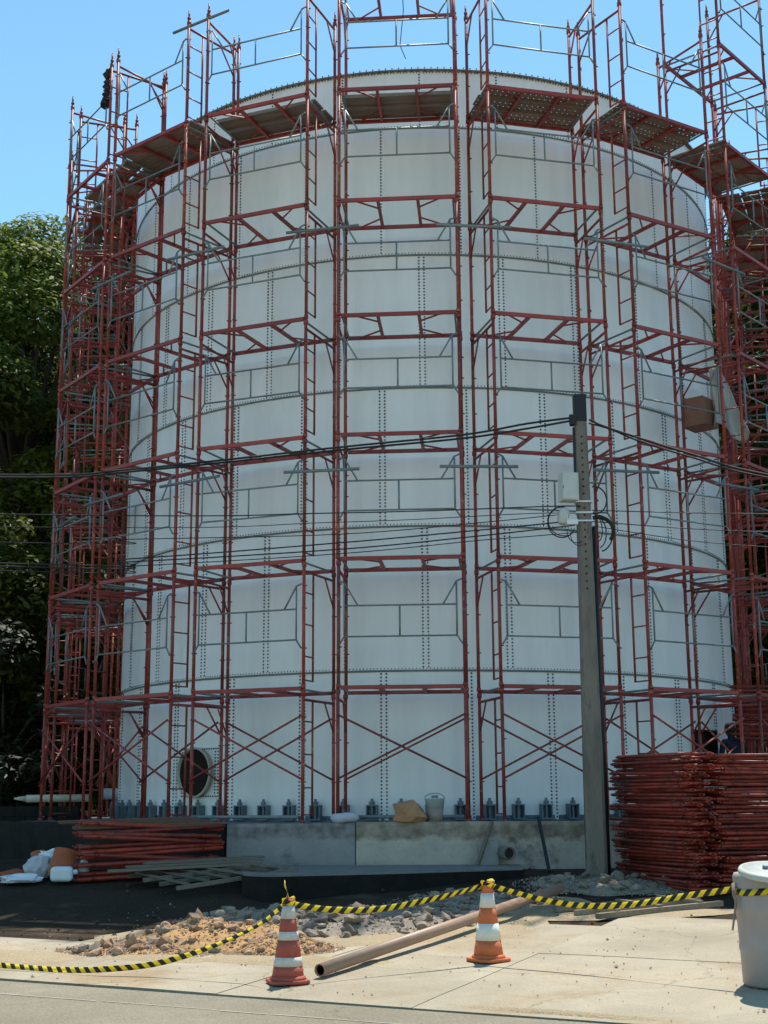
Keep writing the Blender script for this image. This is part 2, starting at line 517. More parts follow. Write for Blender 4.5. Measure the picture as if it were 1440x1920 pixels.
# the sloping apron, cast in slabs with open joints
ramp = struct('concrete_apron', None)
us = [-12.5, -8.2, -4.0, -1.95, -0.15, 3.9, 8.0, 12.0]
vends = [1.9, 2.1, 3.1, 4.7, 5.55, 5.7, 5.7]
for i in range(len(us) - 1):
    for j in range(2):
        vv = [0.0, vends[i] * 0.5 if i > 2 else 1.25, vends[i]]
        u0, u1, v0, v1 = us[i] + .003, us[i + 1] - .003, vv[j] + .003, vv[j + 1] - .003
        dz = random.uniform(0.008, 0.016)
        nu, nv = 10, 6
        mb = MB()
        for b in range(nv + 1):
            for a in range(nu + 1):
                x, y = uv2xy(u0 + (u1 - u0) * a / nu, v0 + (v1 - v0) * b / nv)
                mb.v.append((x, y, g(x, y) + dz + 0.006 * noise.noise(Vector((x, y, 2)))))
        n0 = len(mb.v)
        for b in range(nv):
            for a in range(nu):
                k = b * (nu + 1) + a
                mb.f.append((k, k + 1, k + nu + 2, k + nu + 1))
        edge = [a for a in range(nu + 1)] + [b * (nu + 1) + nu for b in range(1, nv + 1)] + \
               [nv * (nu + 1) + a for a in range(nu - 1, -1, -1)] + [b * (nu + 1) for b in range(nv - 1, 0, -1)]
        for k in edge:
            v = mb.v[k]
            mb.v.append((v[0], v[1], v[2] - 0.09))
        ne = len(edge)
        for k in range(ne):
            mb.f.append((edge[k], n0 + k, n0 + (k + 1) % ne, edge[(k + 1) % ne]))
        put('slab', mb.mesh('slab', 'ramp'), ramp)

# dusty dirt lying along the joint with the road and over the left of the apron
dm = MB()


def blob_sheet(cx, cy, rx, ry, rot, n=28, seed=0, lift=0.03, rings=3):
    vs = []
    idx = len(dm.v)
    for rr in range(rings + 1):
        for k in range(n):
            a = 2 * PI * k / n
            q = (rr / rings) * (1 + 0.35 * noise.noise(Vector((math.cos(a) * 1.6, math.sin(a) * 1.6, seed))) + 0.12 * noise.noise(Vector((math.cos(a) * 5, math.sin(a) * 5, seed))))
            px, py = math.cos(a) * rx * q, math.sin(a) * ry * q
            x = cx + px * math.cos(rot) - py * math.sin(rot)
            y = cy + px * math.sin(rot) + py * math.cos(rot)
            vs.append((x, y, g(x, y) + lift * (1 - rr / rings) - (0.012 if rr == rings else 0) + 0.014))
    fs = [(r_ * n + k, r_ * n + (k + 1) % n, (r_ + 1) * n + (k + 1) % n, (r_ + 1) * n + k) for r_ in range(rings) for k in range(n)]
    dm.add(vs, fs)


blob_sheet(-4.6, 14.2, 1.6, 0.5, -0.4, seed=1)
blob_sheet(-2.6, 13.7, 0.9, 0.28, -0.43, seed=2)
blob_sheet(-1.3, 13.4, 1.2, 0.35, -0.3, seed=3)
blob_sheet(0.9, 10.72, 0.9, 0.10, -0.44, seed=4, lift=0.02)
blob_sheet(2.4, 16.2, 1.3, 0.4, 0.1, seed=5, lift=0.02)
blob_sheet(-0.6, 15.6, 2.3, 1.5, 0.1, seed=6, lift=0.03)
blob_sheet(0.6, 16.6, 1.6, 0.9, 0.4, seed=7, lift=0.03)
blob_sheet(-2.3, 14.8, 1.7, 1.0, -0.2, seed=8, lift=0.02)
struct('dirt_patch', dm.mesh('dirt_patch', 'dirt', True))


# wooded hillside behind
def hill_z(x, y):
    e = max(0.0, y - 43 - 3 * noise.noise(Vector((x * 0.05, 0, 0))))
    side = smoothstep((abs(x) - 4) / 8)
    return 0.45 + min(19, e * 2.6) * (0.6 + 0.4 * side) + 1.2 * noise.noise(Vector((x * .2, y * .2, 0))) * min(1, e)


struct('hill', grid_mesh('hill', [i * 3 for i in range(-50, 51)], lin(40, 54, 14) + [58, 64, 80, 120], hill_z, 'hill'))

# ------------------------------------------------------------------ tank base (concrete ring with whitewashed faces)
TX, TY, ZB = 0.0, 28.70, 1.213
base = thing('tank_base', 'low concrete base wall under the white tank with a whitewashed front', 'wall', (TX, TY, 0))
AP, NF = 8.12, 9
poly = []
for k in range(NF):
    a = R(-20 + 40 * k)
    rr = AP / math.cos(R(20))
    poly.append((math.sin(a) * rr, -math.cos(a) * rr))
put('slab', MB().prism(poly[::1], -0.2, ZB - 0.004).mesh('slab', 'concrete'), base)


def wall_panel(face, t0, t1, m, ztop, thick=0.08):
    a = R(40 * face)
    mb = MB()
    n = 14
    for j, z in enumerate((-0.2, 0.3, 0.7, ztop - 0.05, ztop)):
        for i in range(n + 1):
            t = t0 + (t1 - t0) * i / n
            r_ = AP + thick + 0.012 * noise.noise(Vector((t * 1.7, z * 3, face))) - (0.02 if z == ztop else 0)
            mb.v.append((math.sin(a) * r_ + math.cos(a) * t, -math.cos(a) * r_ + math.sin(a) * t, z + (0.02 * noise.noise(Vector((t * 2.3, 9, face))) if z == ztop else 0)))
    for j in range(4):
        for i in range(n):
            k = j * (n + 1) + i
            mb.f.append((k, k + 1, k + n + 2, k + n + 1))
    o = len(mb.v)
    for i in range(n + 1):
        t = t0 + (t1 - t0) * i / n
        mb.v.append((math.sin(a) * (AP - .1) + math.cos(a) * t, -math.cos(a) * (AP - .1) + math.sin(a) * t, ztop))
    for i in range(n):
        k = 4 * (n + 1) + i
        mb.f.append((k, k + 1, o + i + 1, o + i))
    for i in (0, n):                      # close the ends of the panel
        q = [j * (n + 1) + i for j in range(5)] + [o + i]
        mb.v.append((math.sin(a) * (AP - .1) + math.cos(a) * (t0 if i == 0 else t1), -math.cos(a) * (AP - .1) + math.sin(a) * (t0 if i == 0 else t1), -0.2))
        mb.f.append(tuple(q + [len(mb.v) - 1]))
    return put('wall_panel', mb.mesh('wall_panel', m), base)


hw = AP * math.tan(R(20))
wp = wall_panel(0, -hw, -1.06, 'wallblue', ZB + 0.012)
wp['label'] = 'bluish grey plastered stretch of wall'
wp = wall_panel(0, -1.045, hw, 'wallwhite', ZB + 0.03)
wp['label'] = 'whitewashed stained stretch of wall'
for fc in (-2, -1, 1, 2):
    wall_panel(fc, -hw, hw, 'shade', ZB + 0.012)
# square pipe block and drain stub on the wall
FY = TY - AP - 0.08
st = MB().box((0.88, FY - 0.09, 0.78), (0.30, 0.2, 0.4))
put('pipe_block', st.mesh('pipe_block', 'wallblue'), base, loc=(0, -TY, 0))
st = MB().lathe([(0.085, 0), (0.095, 0.02), (0.095, 0.26), (0.078, 0.262), (0.075, 0.04)], 18)
put('drain_pipe', st.mesh('drain_pipe', 'poleconc', True), base, loc=(1.10, FY - TY - 0.18, 0.80), rot=(R(90), 0, R(18)))
put('pipe_mouth', MB().lathe([(0.077, 0.2), (0.077, 0.21)], 18).mesh('pipe_mouth', 'black'), base, loc=(1.10, FY - TY - 0.18, 0.80), rot=(R(90), 0, R(18)))

lg = MB().prism([(-2.05, 17.8), (-0.5, 18.35), (1.32, 19.25), (1.36, 20.42), (-2.75, 20.42), (-2.4, 18.1)], 0.05, 0.61)
tag(put('concrete_ledge', lg.mesh('concrete_ledge', 'darkledge')), 'long dark damp shaded concrete ledge at the foot of the base wall', 'ledge')
lt = MB().prism([(-2.04, 17.82), (-0.5, 18.37), (1.31, 19.27), (1.35, 20.42), (-2.74, 20.42), (-2.39, 18.12)], 0.612, 0.632)
lo = bpy.data.objects['concrete_ledge']
put('ledge_top', lt.mesh('ledge_top', 'concrete'), lo)

# ------------------------------------------------------------------ tank
TR, PH, TOPH, NP = 6.27, 2.4294, 1.1224, 28
tank = thing('storage_tank', 'huge round white bolted steel tank on the concrete base', 'tank', (TX, TY, ZB))
DA = 2 * PI / NP


def cyl(a, r, z):
    return (math.sin(a) * r, -math.cos(a) * r, z)


def panel_mesh(h):
    mb = MB()
    n = 6
    a0, a1 = -DA / 2 - 0.004, DA / 2 + 0.004
    for j, (z, ro) in enumerate(((-0.03, 0.0), (h, 0.0))):
        for i in range(n + 1):
            a = a0 + (a1 - a0) * i / n
            mb.v.append(cyl(a, TR + 0.007 * (i / n) + (0.006 if j == 0 else 0), z))
    for i in range(n):
        mb.f.append((i, i + 1, n + 2 + i, n + 1 + i))
    o = len(mb.v)
    for j, z in enumerate((-0.03, h)):
        for i in range(n + 1):
            a = a0 + (a1 - a0) * i / n
            mb.v.append(cyl(a, TR - 0.012, z))
    for i in range(n):
        mb.f.append((o + i + 1, o + i, o + n + 1 + i, o + n + 2 + i))
        mb.f.append((i + 1, i, o + i, o + i + 1))
        mb.f.append((n + 1 + i, n + 2 + i, o + n + 2 + i, o + n + 1 + i))
    mb.f.append((0, n + 1, o + n + 1, o))
    mb.f.append((n, o + n, o + 2 * n + 1, 2 * n + 1))
    return mb.mesh('panel', 'shell', False)


def bolt(mb, a, z, r=0.0185, h=0.015, rad=None):
    n = 6
    base_r = (rad or TR) + 0.004
    c0, e1, e2 = Vector(cyl(a, base_r, z)), Vector((math.cos(a), math.sin(a), 0)), Vector((0, 0, 1))
    nn = Vector((math.sin(a), -math.cos(a), 0))
    vs = [c0 + e1 * math.cos(t) * r + e2 * math.sin(t) * r for t in [2 * PI * k / n for k in range(n)]]
    vs += [c0 + nn * h + (v - c0) * 0.75 for v in vs]
    mb.add(vs, [(k, (k + 1) % n, n + (k + 1) % n, n + k) for k in range(n)] + [tuple(range(n, 2 * n))])


def bolts_mesh(h, cols, horiz=True, top=False):
    mb = MB()
    nz = int(round((h - 0.08) / 0.058))
    for c in range(cols):
        a = DA / 2 - ((0.5 if cols == 1 else c) * 0.088) / TR
        for k in range(nz):
            bolt(mb, a, 0.06 + k * 0.058)
    nh = 24
    for k in range(nh):
        bolt(mb, -DA / 2 + DA * (k + 0.5) / nh, 0.035, 0.012, 0.012)
        if top:
            bolt(mb, -DA / 2 + DA * (k + 0.5) / nh, h - 0.03, 0.012, 0.012)
    return mb.mesh('bolts', 'bolt')


pm_full, pm_top = panel_mesh(PH), panel_mesh(TOPH)
bm2, bm1, bmt = bolts_mesh(PH, 2), bolts_mesh(PH, 1), bolts_mesh(TOPH, 1, True, True)
for row in range(6):
    full = row < 5
    for k in range(NP):
        off = R(0.55) + DA * (k + (0.5 if row % 2 else 0.0)) 
        # the sheet is centred so that its right edge lies on a seam
        p = put('panel', pm_full if full else pm_top, tank, loc=(0, 0, row * PH), rz=off)
        if math.cos(off) > -0.2:
            b = put('bolts', bm2 if row < 4 else (bm1 if row == 4 else bmt), p)
            b['kind'] = 'stuff'


def ring(name, z, prof, m, n=112):
    mb = MB()
    mb.lathe([(TR + r_, z + dz) for r_, dz in prof] + [(TR + prof[0][0], z + prof[0][1])], n, closed=False)
    return put(name, mb.mesh(name, m, True), tank)


for row in range(1, 6):
    ring('seam_bead', row * PH, [(-0.01, -0.022), (0.024, -0.02), (0.03, 0.0), (0.02, 0.014), (-0.01, 0.016)], 'seam')
HT = 5 * PH + TOPH
ring('rim_flange', HT, [(-0.02, -0.012), (0.075, -0.012), (0.075, 0.008), (-0.02, 0.008)], 'seam')
ring('base_flange', 0, [(-0.01, 0.001), (0.10, 0.001), (0.10, 0.018), (0.012, 0.02), (0.012, 0.09), (-0.01, 0.09)], 'anchor')
rb = MB()
for k in range(336):
    a = 2 * PI * k / 336
    if math.cos(a) > -0.3:
        x, y, z = cyl(a, TR + 0.045, HT)
        rb.tube((x, y, z - 0.04), (x, y, z + 0.05), 0.011, 5)
o = put('rim_bolts', rb.mesh('rim_bolts', 'bolt'), tank)
o['kind'] = 'stuff'
# unseen shallow cone, added to keep the tank interior dark
put('added_shade_cone', MB().lathe([(TR - 0.03, HT - 0.12), (3, HT + 0.0), (0.05, HT + 0.15)], 56).mesh('added_shade_cone', 'shell', True), tank)

am = MB()
am.box((0, -0.07, 0.014), (0.2, 0.14, 0.022))
am.box((0, -0.075, 0.235), (0.19, 0.13, 0.02))
am.box((-0.082, -0.07, 0.125), (0.018, 0.13, 0.2))
am.box((0.082, -0.07, 0.125), (0.018, 0.13, 0.2))
am.box((0, -0.006, 0.125), (0.146, 0.012, 0.2))
am.tube((0, -0.085, 0.02), (0, -0.085, 0.345), 0.024, 8)
am.tube((0, -0.085, 0.246), (0, -0.085, 0.30), 0.048, 6)
anchor_me = am.mesh('anchor_bracket', 'anchor')
for k in range(84):
    a = R(0.6 + 360 / 84 * k)
    if math.cos(a) > -0.35:
        x, y, z = cyl(a, TR + 0.02, 0.02)
        put('anchor_bracket', anchor_me, tank, loc=(x, y, z), rz=a)

# round manhole with a bolted square plate
a = R(-39.0)
mh = put('manhole_plate', None, tank, loc=cyl(a, TR, 0.82), rz=a)
mh_b = MB().box((0.06, -0.012, 0.0), (0.98, 0.016, 0.86)).mesh('manhole_plate', 'shell')
mh.data = None
tank_children = []
bpy.data.objects.remove(mh)
mh = put('manhole_plate', mh_b, tank, loc=cyl(a, TR, 0.82), rz=a)
nm = MB().lathe([(0.415, 0.0), (0.415, 0.10), (0.435, 0.102), (0.435, 0.125), (0.40, 0.125), (0.395, 0.05)], 32, closed=False)
put('manhole_neck', nm.mesh('manhole_neck', 'flange', True), mh, loc=(0.0, -0.01, 0), rot=(R(90), 0, 0))
put('manhole_opening', MB().lathe([(0.396, 0.06), (0.396, 0.07)], 32).mesh('manhole_opening', 'dark'), mh, loc=(0.0, -0.012, 0), rot=(R(90), 0, 0))
pb = MB()
for i in range(17):
    t = -0.40 + 0.92 * i / 16
    for zz in (-0.40, 0.40):
        pb.tube((t, -0.018, zz), (t, -0.036, zz), 0.014, 6)
for i in range(1, 15):
    zz = -0.40 + 0.8 * i / 15
    for t in (-0.40, 0.52, 0.45):
        pb.tube((t, -0.018, zz), (t, -0.036, zz), 0.014, 6)
o = put('bolts', pb.mesh('bolts', 'bolt'), mh)
o['kind'] = 'stuff'
# small box hatch at the right
a = R(51.6)
hb = MB().box((0, -0.09, 0), (0.62, 0.03, 0.03)).box((-0.295, -0.09, 0.36), (0.03, 0.18, 0.75)).box((0.295, -0.09, 0.36), (0.03, 0.18, 0.75)).box((0, -0.09, 0.735), (0.62, 0.18, 0.03))
hb.v = [(v[0], v[1], v[2]) for v in hb.v]
hh = put('hatch_frame', hb.mesh('hatch_frame', 'dark'), tank, loc=cyl(a, TR + 0.01, 0.78), rz=a)
put('hatch_opening', MB().box((0, -0.03, 0.36), (0.56, 0.02, 0.72)).mesh('hatch_opening', 'dark'), hh)
# nozzle at the left edge
a = R(-79)
nz = MB().lathe([(0.11, 0), (0.11, 0.32), (0.19, 0.32), (0.19, 0.36), (0.09, 0.36), (0.09, 0.1)], 20)
put('nozzle', nz.mesh('nozzle', 'white', True), tank, loc=cyl(a, TR - 0.02, 0.48), rot=(R(90), 0, a))

# ------------------------------------------------------------------ scaffold towers
W2, BW2 = 1.1256 / 2, 1.947 / 2
RMID = 6.786 + W2
Z1, LS = 2.034, 2.0


def zl(k):
    return 0.0 if k == 0 else Z1 + (k - 1) * LS


PR = 0.028


def post_mesh(h):
    mb = MB().tube((0, 0, 0.0), (0, 0, h - 0.004), PR, 8)
    mb.tube((0, 0, h - 0.10), (0, 0, h - 0.03), PR + 0.012, 8)
    mb.tube((0, 0, 0.0), (0, 0, 0.06), PR + 0.009, 8)
    for z in (0.62, 1.24, 1.6):
        mb.box((0, -0.035, z), (0.018, 0.05, 0.018))
        mb.box((0.03, 0, z), (0.05, 0.018, 0.018))
    return mb.mesh('post', 'red', True)


def header_mesh(h):
    zt = h - 0.17
    mb = MB().tube((0, -W2 + PR, zt), (0, W2 - PR, zt), 0.021, 8)
    mb.tube((0, W2 - 0.34, zt - 0.01), (0, W2 - 0.01, zt - 0.46), 0.015, 6)
    return mb.mesh('frame', 'red', True)


def ladder_mesh(h):
    zt = h - 0.19
    y1 = -W2 + 0.34
    mb = MB().tube((0, y1, 0.12), (0, y1, zt), 0.018, 8)
    for z in (h - 0.5, h - 1.0, h - 1.5):
        mb.tube((0, -W2 + PR, z), (0, y1 - 0.01, z), 0.013, 6)
    mb.tube((0, -W2 + PR, 0.13), (0, y1, 0.13), 0.013, 6)
    return mb.mesh('ladder', 'red', True)


posts = {h: post_mesh(h) for h in (Z1, LS)}
headers = {h: header_mesh(h) for h in (Z1, LS)}
ladders = {h: ladder_mesh(h) for h in (Z1, LS)}

lm = MB()
for s in (-1, 1):
    lm.box((0, s * W2, 0), (2 * BW2 - 0.07, 0.046, 0.06))
for (x0, x1, ys_) in ((-0.33, -0.72, 1), (-0.33, -0.72, -1), (0.33, 0.72, 1), (0.33, 0.72, -1)):
    lm.tube((x0, ys_ * 0.2, 0), (x1, ys_ * (W2 - 0.02), 0), 0.015, 6)
ledger_me = lm.mesh('platform_frame', 'redledger')
cross_me = MB().box((0, 0, 0), (0.05, 2 * W2 - 0.05, 0.05)).mesh('crossbar', 'redledger')
em = MB().tube((0, -W2 + 0.03, 0), (0, W2 - 0.03, 0), 0.018, 8)
end_me = em.mesh('end_bar', 'galv', True)

gm = MB()
GR = 0.0145
xv = BW2 - 0.105
for s in (-1, 1):
    gm.tube((s * xv, 0, 0.75), (s * xv, 0, 1.60), GR, 6)
    gm.tube((s * xv, 0, 1.60), (s * (BW2 - 0.02), 0, 1.635), GR, 6)
    gm.tube((s * xv, 0, 1.60), (s * (xv - 0.21), 0, 1.24), GR, 6)
    gm.tube((s * xv, 0, 0.76), (s * (BW2 - 0.02), 0, 0.63), GR, 6)
for z in (0.76, 1.24):
    gm.tube((-xv, 0, z), (xv, 0, z), GR, 6)
gm.tube((-0.01, 0, 0.76), (-0.01, 0, 1.24), GR, 6)
guard_me = gm.mesh('guard_rail', 'galv', True)


def brace(s, y):
    mb = MB().tube((-s * BW2, y, 1.62), (s * BW2, y, 0.66), 0.017, 6)
    return mb.mesh('cross_brace', 'red', True)


braces = [brace(1, -W2 - 0.03), brace(-1, -W2 - 0.062), brace(1, W2 - 0.05), brace(-1, W2 - 0.085)]
pk = MB().box((0, 0, 0), (2 * BW2 + 0.02, 0.345, 0.03))
pk.box((0, -0.165, -0.02), (2 * BW2 - 0.06, 0.012, 0.05)).box((0, 0.165, -0.02), (2 * BW2 - 0.06, 0.012, 0.05))
plank_me = pk.mesh('plank', 'plank')


def perforated():
    mb = MB()
    L, Wd = 2 * BW2 + 0.02, 0.36
    nx, ny = 41, 7
    xs_ = []
    for i in range(nx):
        xs_ += [-L / 2 + L * (i + (0.18 if i % 2 else -0.18 if i else 0)) / nx if i else -L / 2]
    xs_ = [-L / 2]
    for i in range(20):
        c = -L / 2 + L * (i + 0.5) / 20
        xs_ += [c - 0.009, c + 0.009]
    xs_.append(L / 2)
    ys_ = [-Wd / 2]
    for j in range(3):
        c = -Wd / 2 + Wd * (j + 0.5) / 3
        ys_ += [c - 0.009, c + 0.009]
    ys_.append(Wd / 2)
    for y in ys_:
        for x in xs_:
            mb.v.append((x, y, 0))
    n = len(xs_)
    for j in range(len(ys_) - 1):
        for i in range(n - 1):
            if i % 2 == 1 and j % 2 == 1:
                continue
            mb.f.append((j * n + i, j * n + i + 1, (j + 1) * n + i + 1, (j + 1) * n + i))
    mb.box((0, -Wd / 2 + 0.008, -0.022), (L - 0.06, 0.012, 0.042)).box((0, Wd / 2 - 0.008, -0.022), (L - 0.06, 0.012, 0.042))
    return mb.mesh('plank', 'plank')


perf_me = perforated()
tie_me = MB().tube((-0.62, 0, 0), (0.62, 0, 0), 0.026, 8).mesh('coupler_tube', 'galv', True)
base_tube_me = MB().tube((-BW2 + 0.05, 0, 0.1), (BW2 - 0.05, 0, 0.1), 0.026, 8).mesh('base_tube', 'galv', True)
spig = MB().tube((0, 0, 0), (0, 0, 0.17), 0.018, 6).tube((0, 0, 0.02), (0, 0, 0.05), 0.034, 6)
spig.tube((0, 0, 0.17), (0, 0, 0.20), 0.018, 6, 0.006)
spigot_me = spig.mesh('spigot', 'red', True)
plate_me = MB().box((0, 0, 0.005), (0.15, 0.15, 0.01)).mesh('base_plate', 'anchor')

def bay_angle(k):
    return R({-2: -37.9, -3: -53.6, -4: -70.0, -5: -87.0, -6: -104.0}.get(k, -2.633 + 18.0 * k))


LAB = {
    0: 'red scaffold tower at the middle of the tank front, pink ledger across its top',
    1: 'red scaffold tower standing directly behind the utility pole',
    2: 'red scaffold tower next right of the utility pole, above the tall stack of frames',
    3: 'red scaffold tower at the right edge of the tank, one storey taller than its neighbours',
    4: 'red scaffold tower just right of the tank, directly behind the tallest one',
    5: 'red scaffold tower at the far right behind the tank, second from the end',
    6: 'rearmost red scaffold tower on the right side of the tank',
    -1: 'red scaffold tower left of the middle one, its crossed braces right of the manhole',
    -2: 'red scaffold tower standing in front of the round manhole',
    -3: 'red scaffold tower at the left edge of the tank, dark rag tied near its top',
    -4: 'outermost red scaffold tower at the left, against the trees',
    -5: 'red scaffold tower behind the outermost left one, half hidden',
    -6: 'rearmost red scaffold tower on the left side of the tank',
}
for k in range(-6, 7):
    a = bay_angle(k)
    x, y, z = cyl(a, RMID - (0.25 if k in (-4, -5) else 0), 0)
    t = thing('scaffold_tower', LAB[k], 'scaffold', (TX + x, TY + y, ZB), a, 'scaffold towers round the tank')
    nl = 8 if k == 3 else 7
    lad = -1 if k in (1, 2, 3, 4, 5, 6) else 1
    for lv in range(1, nl + 1):
        z0, h = zl(lv - 1), (Z1 if lv == 1 else LS)
        for s in (-1, 1):
            jit = random.uniform(-0.006, 0.006)
            f = put('frame', headers[h], t, loc=(s * BW2 + jit, 0, z0))
            put('post', posts[h], f, loc=(0, -W2, 0))
            put('post', posts[h], f, loc=(0, W2, 0))
            if s == lad:
                put('ladder', ladders[h], f)
        if lv <= 6 or k in (0, 3):
            if lv == 8:
                continue
            lf = put('platform_frame', ledger_me, t, loc=(0, 0, zl(lv)))
            for xx in (-0.33, 0.33):
                put('crossbar', cross_me, lf, loc=(xx + random.uniform(-.01, .01), 0, 0))
            for s in (-1, 1):
                put('end_bar', end_me, lf, loc=(s * (BW2 - 0.06), 0, -0.01))
        if lv <= nl - 1 and not (k == 0 and lv == 7):
            put('guard_rail', guard_me, t, loc=(random.uniform(-.012, .012), -W2 - 0.035, zl(lv) + random.uniform(-.015, .015)))
    for s in (-1, 1):
        for yy in (-W2, W2):
            put('spigot', spigot_me, t, loc=(s * BW2, yy, zl(nl)))
            put('base_plate', plate_me, t, loc=(s * BW2, yy, 0.0))
    for b in braces:
        put('cross_brace', b, t, loc=(0, 0, 0))
    if k in (-1, 0):
        put('base_tube', base_tube_me, t, loc=(0, -W2 - 0.05, 0))
    yso = (-0.06, 0.36) if k <= 0 else (-0.37, 0.0, 0.37)
    if k in (-2,):
        yso = (-0.3, 0.05, 0.4)
    for yy in yso:
        put('plank', perf_me if k in (1, 2) else plank_me, t, loc=(random.uniform(-.03, .03), yy, zl(6) + 0.075 + (0 if k < 1 else -0.02)), rz=random.uniform(-.008, .008))
    # tubes that tie this tower to its right-hand neighbour
    for lv in (3, 5, 7):
        if k < 6 and not (lv == 7 and k not in (-2, -1)):
            r_ = RMID + W2 + 0.05
            am_ = R(9)
            c = (math.sin(am_) * (r_ + 0.02), RMID - math.cos(am_) * (r_ + 0.02), zl(lv) - 0.52 + (0.42 if lv == 7 else 0) + random.uniform(-.06, .06))
            put('coupler_tube', tie_me, t, loc=c, rot=(0, R(random.uniform(-3, 1.5)), am_))

# loose things hung on the towers
def thing_at_bay(k, lx, ly, z):
    a = bay_angle(k)
    x, y, _ = cyl(a, RMID, 0)
    m = Matrix.Rotation(a, 3, 'Z')
    v = m @ Vector((lx, ly, 0))
    return (TX + x + v.x, TY + y + v.y, ZB + z), a


(loc, a) = thing_at_bay(-3, BW2 - 0.04, -W2, 0)
rag = MB()
pts = []
for i in range(14):
    q = i / 13
    pts.append((0.03 * math.sin(i * 2.1) - 0.1 * q, -0.05 + 0.03 * math.cos(i * 1.7), -0.75 * q))
rag.path(pts, lambda q: 0.03 + 0.035 * abs(math.sin(q * 9)) + 0.04 * q, 6)
loc = (loc[0], loc[1], ZB + zl(7) - 0.12)
tag(put('hanging_rag', rag.mesh('hanging_rag', 'black', True), None, loc, a), 'dark knotted rag hanging from the top of the left scaffold', 'rag')

# brown board box and white plastic sheet hung inside the right-hand tower
loc, a = thing_at_bay(3, -0.72, 0.36, zl(3) + 0.85)
bx = thing('board_box', 'brown open board box up in the right scaffold beside white plastic', 'box', loc, a)
put('box_front', MB().box((0, -0.22, 0.24), (0.5, 0.02, 0.48)).mesh('box_front', 'brown'), bx)
put('box_back', MB().box((0, 0.22, 0.28), (0.5, 0.02, 0.56)).mesh('box_back', 'brown'), bx)
for s in (-1, 1):
    put('box_side', MB().box((s * 0.24, 0, 0.25), (0.02, 0.416, 0.5)).mesh('box_side', 'brown'), bx)
put('box_bottom', MB().box((0, 0, -0.012), (0.5, 0.46, 0.02)).mesh('box_bottom', 'brown'), bx)
pnl = MB().box((0.14, -0.3, 0.62), (0.2, 0.016, 0.85), rot=Matrix.Rotation(R(9), 3, 'Y'))
put('upright_board', pnl.mesh('upright_board', 'brown'), bx)
sh = MB()
nu, nv = 16, 14
for j in range(nv + 1):
    for i in range(nu + 1):
        q, w = i / nu, j / nv
        xx = 0.0 + 0.75 * q * (0.25 + 0.75 * w)
        yy = 0.07 * math.sin(q * 15 + w * 2) * (0.3 + w) + 0.03 * math.sin(w * 9 + q * 5)
        zz = 1.0 * (1 - w) - 0.3 * w * q + 0.12 * math.sin(q * 7) * w - 0.15 * w
        sh.v.append((xx, yy, zz))
for j in range(nv):
    for i in range(nu):
        k = j * (nu + 1) + i
        sh.f.append((k, k + 1, k + nu + 2, k + nu + 1))
loc2, a2 = thing_at_bay(3, -0.68, 0.16, zl(3) + 0.95)
a2 -= PI / 2
o = put('plastic_sheet', sh.mesh('plastic_sheet', 'sheet', True), None, loc2, a2)
sm_ = o.modifiers.new('thickness', 'SOLIDIFY'); sm_.thickness = 0.008
tag(o, 'torn white plastic sheet draped in the right scaffold next to the brown box', 'sheet')

wire = MB().path([(-0.28, TY - 7.6, ZB + zl(7) + 0.3), (-0.24, TY - 7.5, ZB + zl(7) - 0.3), (-0.31, TY - 7.2, ZB + zl(6) + 1.2), (-0.22, TY - 6.7, HT + ZB)], 0.008, 5)
tag(put('hanging_wire', wire.mesh('hanging_wire', 'black')), 'thin dark wire hanging over the tank rim under the pink ledger', 'wire')

# ------------------------------------------------------------------ utility pole and cables
PX, PY, PZ = 2.285, 19.0, 0.40
pole = thing('utility_pole', 'tall grey weathered concrete utility pole in front of the tank', 'utility pole', (PX, PY, PZ))
ph = 6.86
pm = MB()
secs = [(0.0, 0.142), (1.9, 0.131), (1.92, 0.128), (3.4, 0.115), (5.0, 0.101), (6.5, 0.084), (ph, 0.08)]
for i, (z, w) in enumerate(secs):
    c = 0.3 * w
    d = w * 0.85
    ring_ = [(-w, -d + c), (-w + c, -d), (w - c, -d), (w, -d + c), (w, d - c), (w - c, d), (-w + c, d), (-w, d - c)]
    pm.v += [(x, y, z) for x, y in ring_]
for i in range(len(secs) - 1):
    for k in range(8):
        pm.f.append((i * 8 + k, i * 8 + (k + 1) % 8, (i + 1) * 8 + (k + 1) % 8, (i + 1) * 8 + k))
pm.f.append(tuple(range((len(secs) - 1) * 8, len(secs) * 8)))
put('shaft', pm.mesh('shaft', 'poleconc'), pole)
hm = MB()
z = 4.05
while z < 6.3:
    w = 0.85 * (0.155 - (0.155 - 0.082) * z / ph)
    hm.tube((0, -w - 0.004, z), (0, -w + 0.02, z), 0.014, 8)
    z += 0.105
o = put('bolt_holes', hm.mesh('bolt_holes', 'dark'), pole)
put('cap', MB().box((-0.005, 0, ph - 0.17), (0.18, 0.165, 0.40)).mesh('cap', 'black'), pole)
put('conduit', MB().tube((0.165, 0.05, -0.1), (0.135, 0.05, 4.95), 0.038, 10, 0.036).mesh('conduit', 'black', True), pole)
put('side_batten', MB().box((-0.105, -0.03, 5.95), (0.03, 0.06, 0.9)).mesh('side_batten', 'black'), pole)
for z in (5.30, 5.14, 5.02):
    w = 0.107
    put('strap', MB().box((0, 0, z), (2 * w + 0.02, 2 * w * 0.85 + 0.02, 0.022)).mesh('strap', 'white'), pole)
cl = MB().box((-0.115, -0.05, 6.50), (0.08, 0.12, 0.14)).tube((-0.14, -0.08, 6.43), (-0.14, -0.08, 6.58), 0.03, 8)
put('cable_clamp', cl.mesh('cable_clamp', 'black'), pole)
eb = MB().box((0, 0, 0), (0.24, 0.2, 0.40))
ebox = put('meter_box', eb.mesh('meter_box', 'boxgrey'), pole, loc=(-0.215, -0.10, 5.50), rz=R(12))
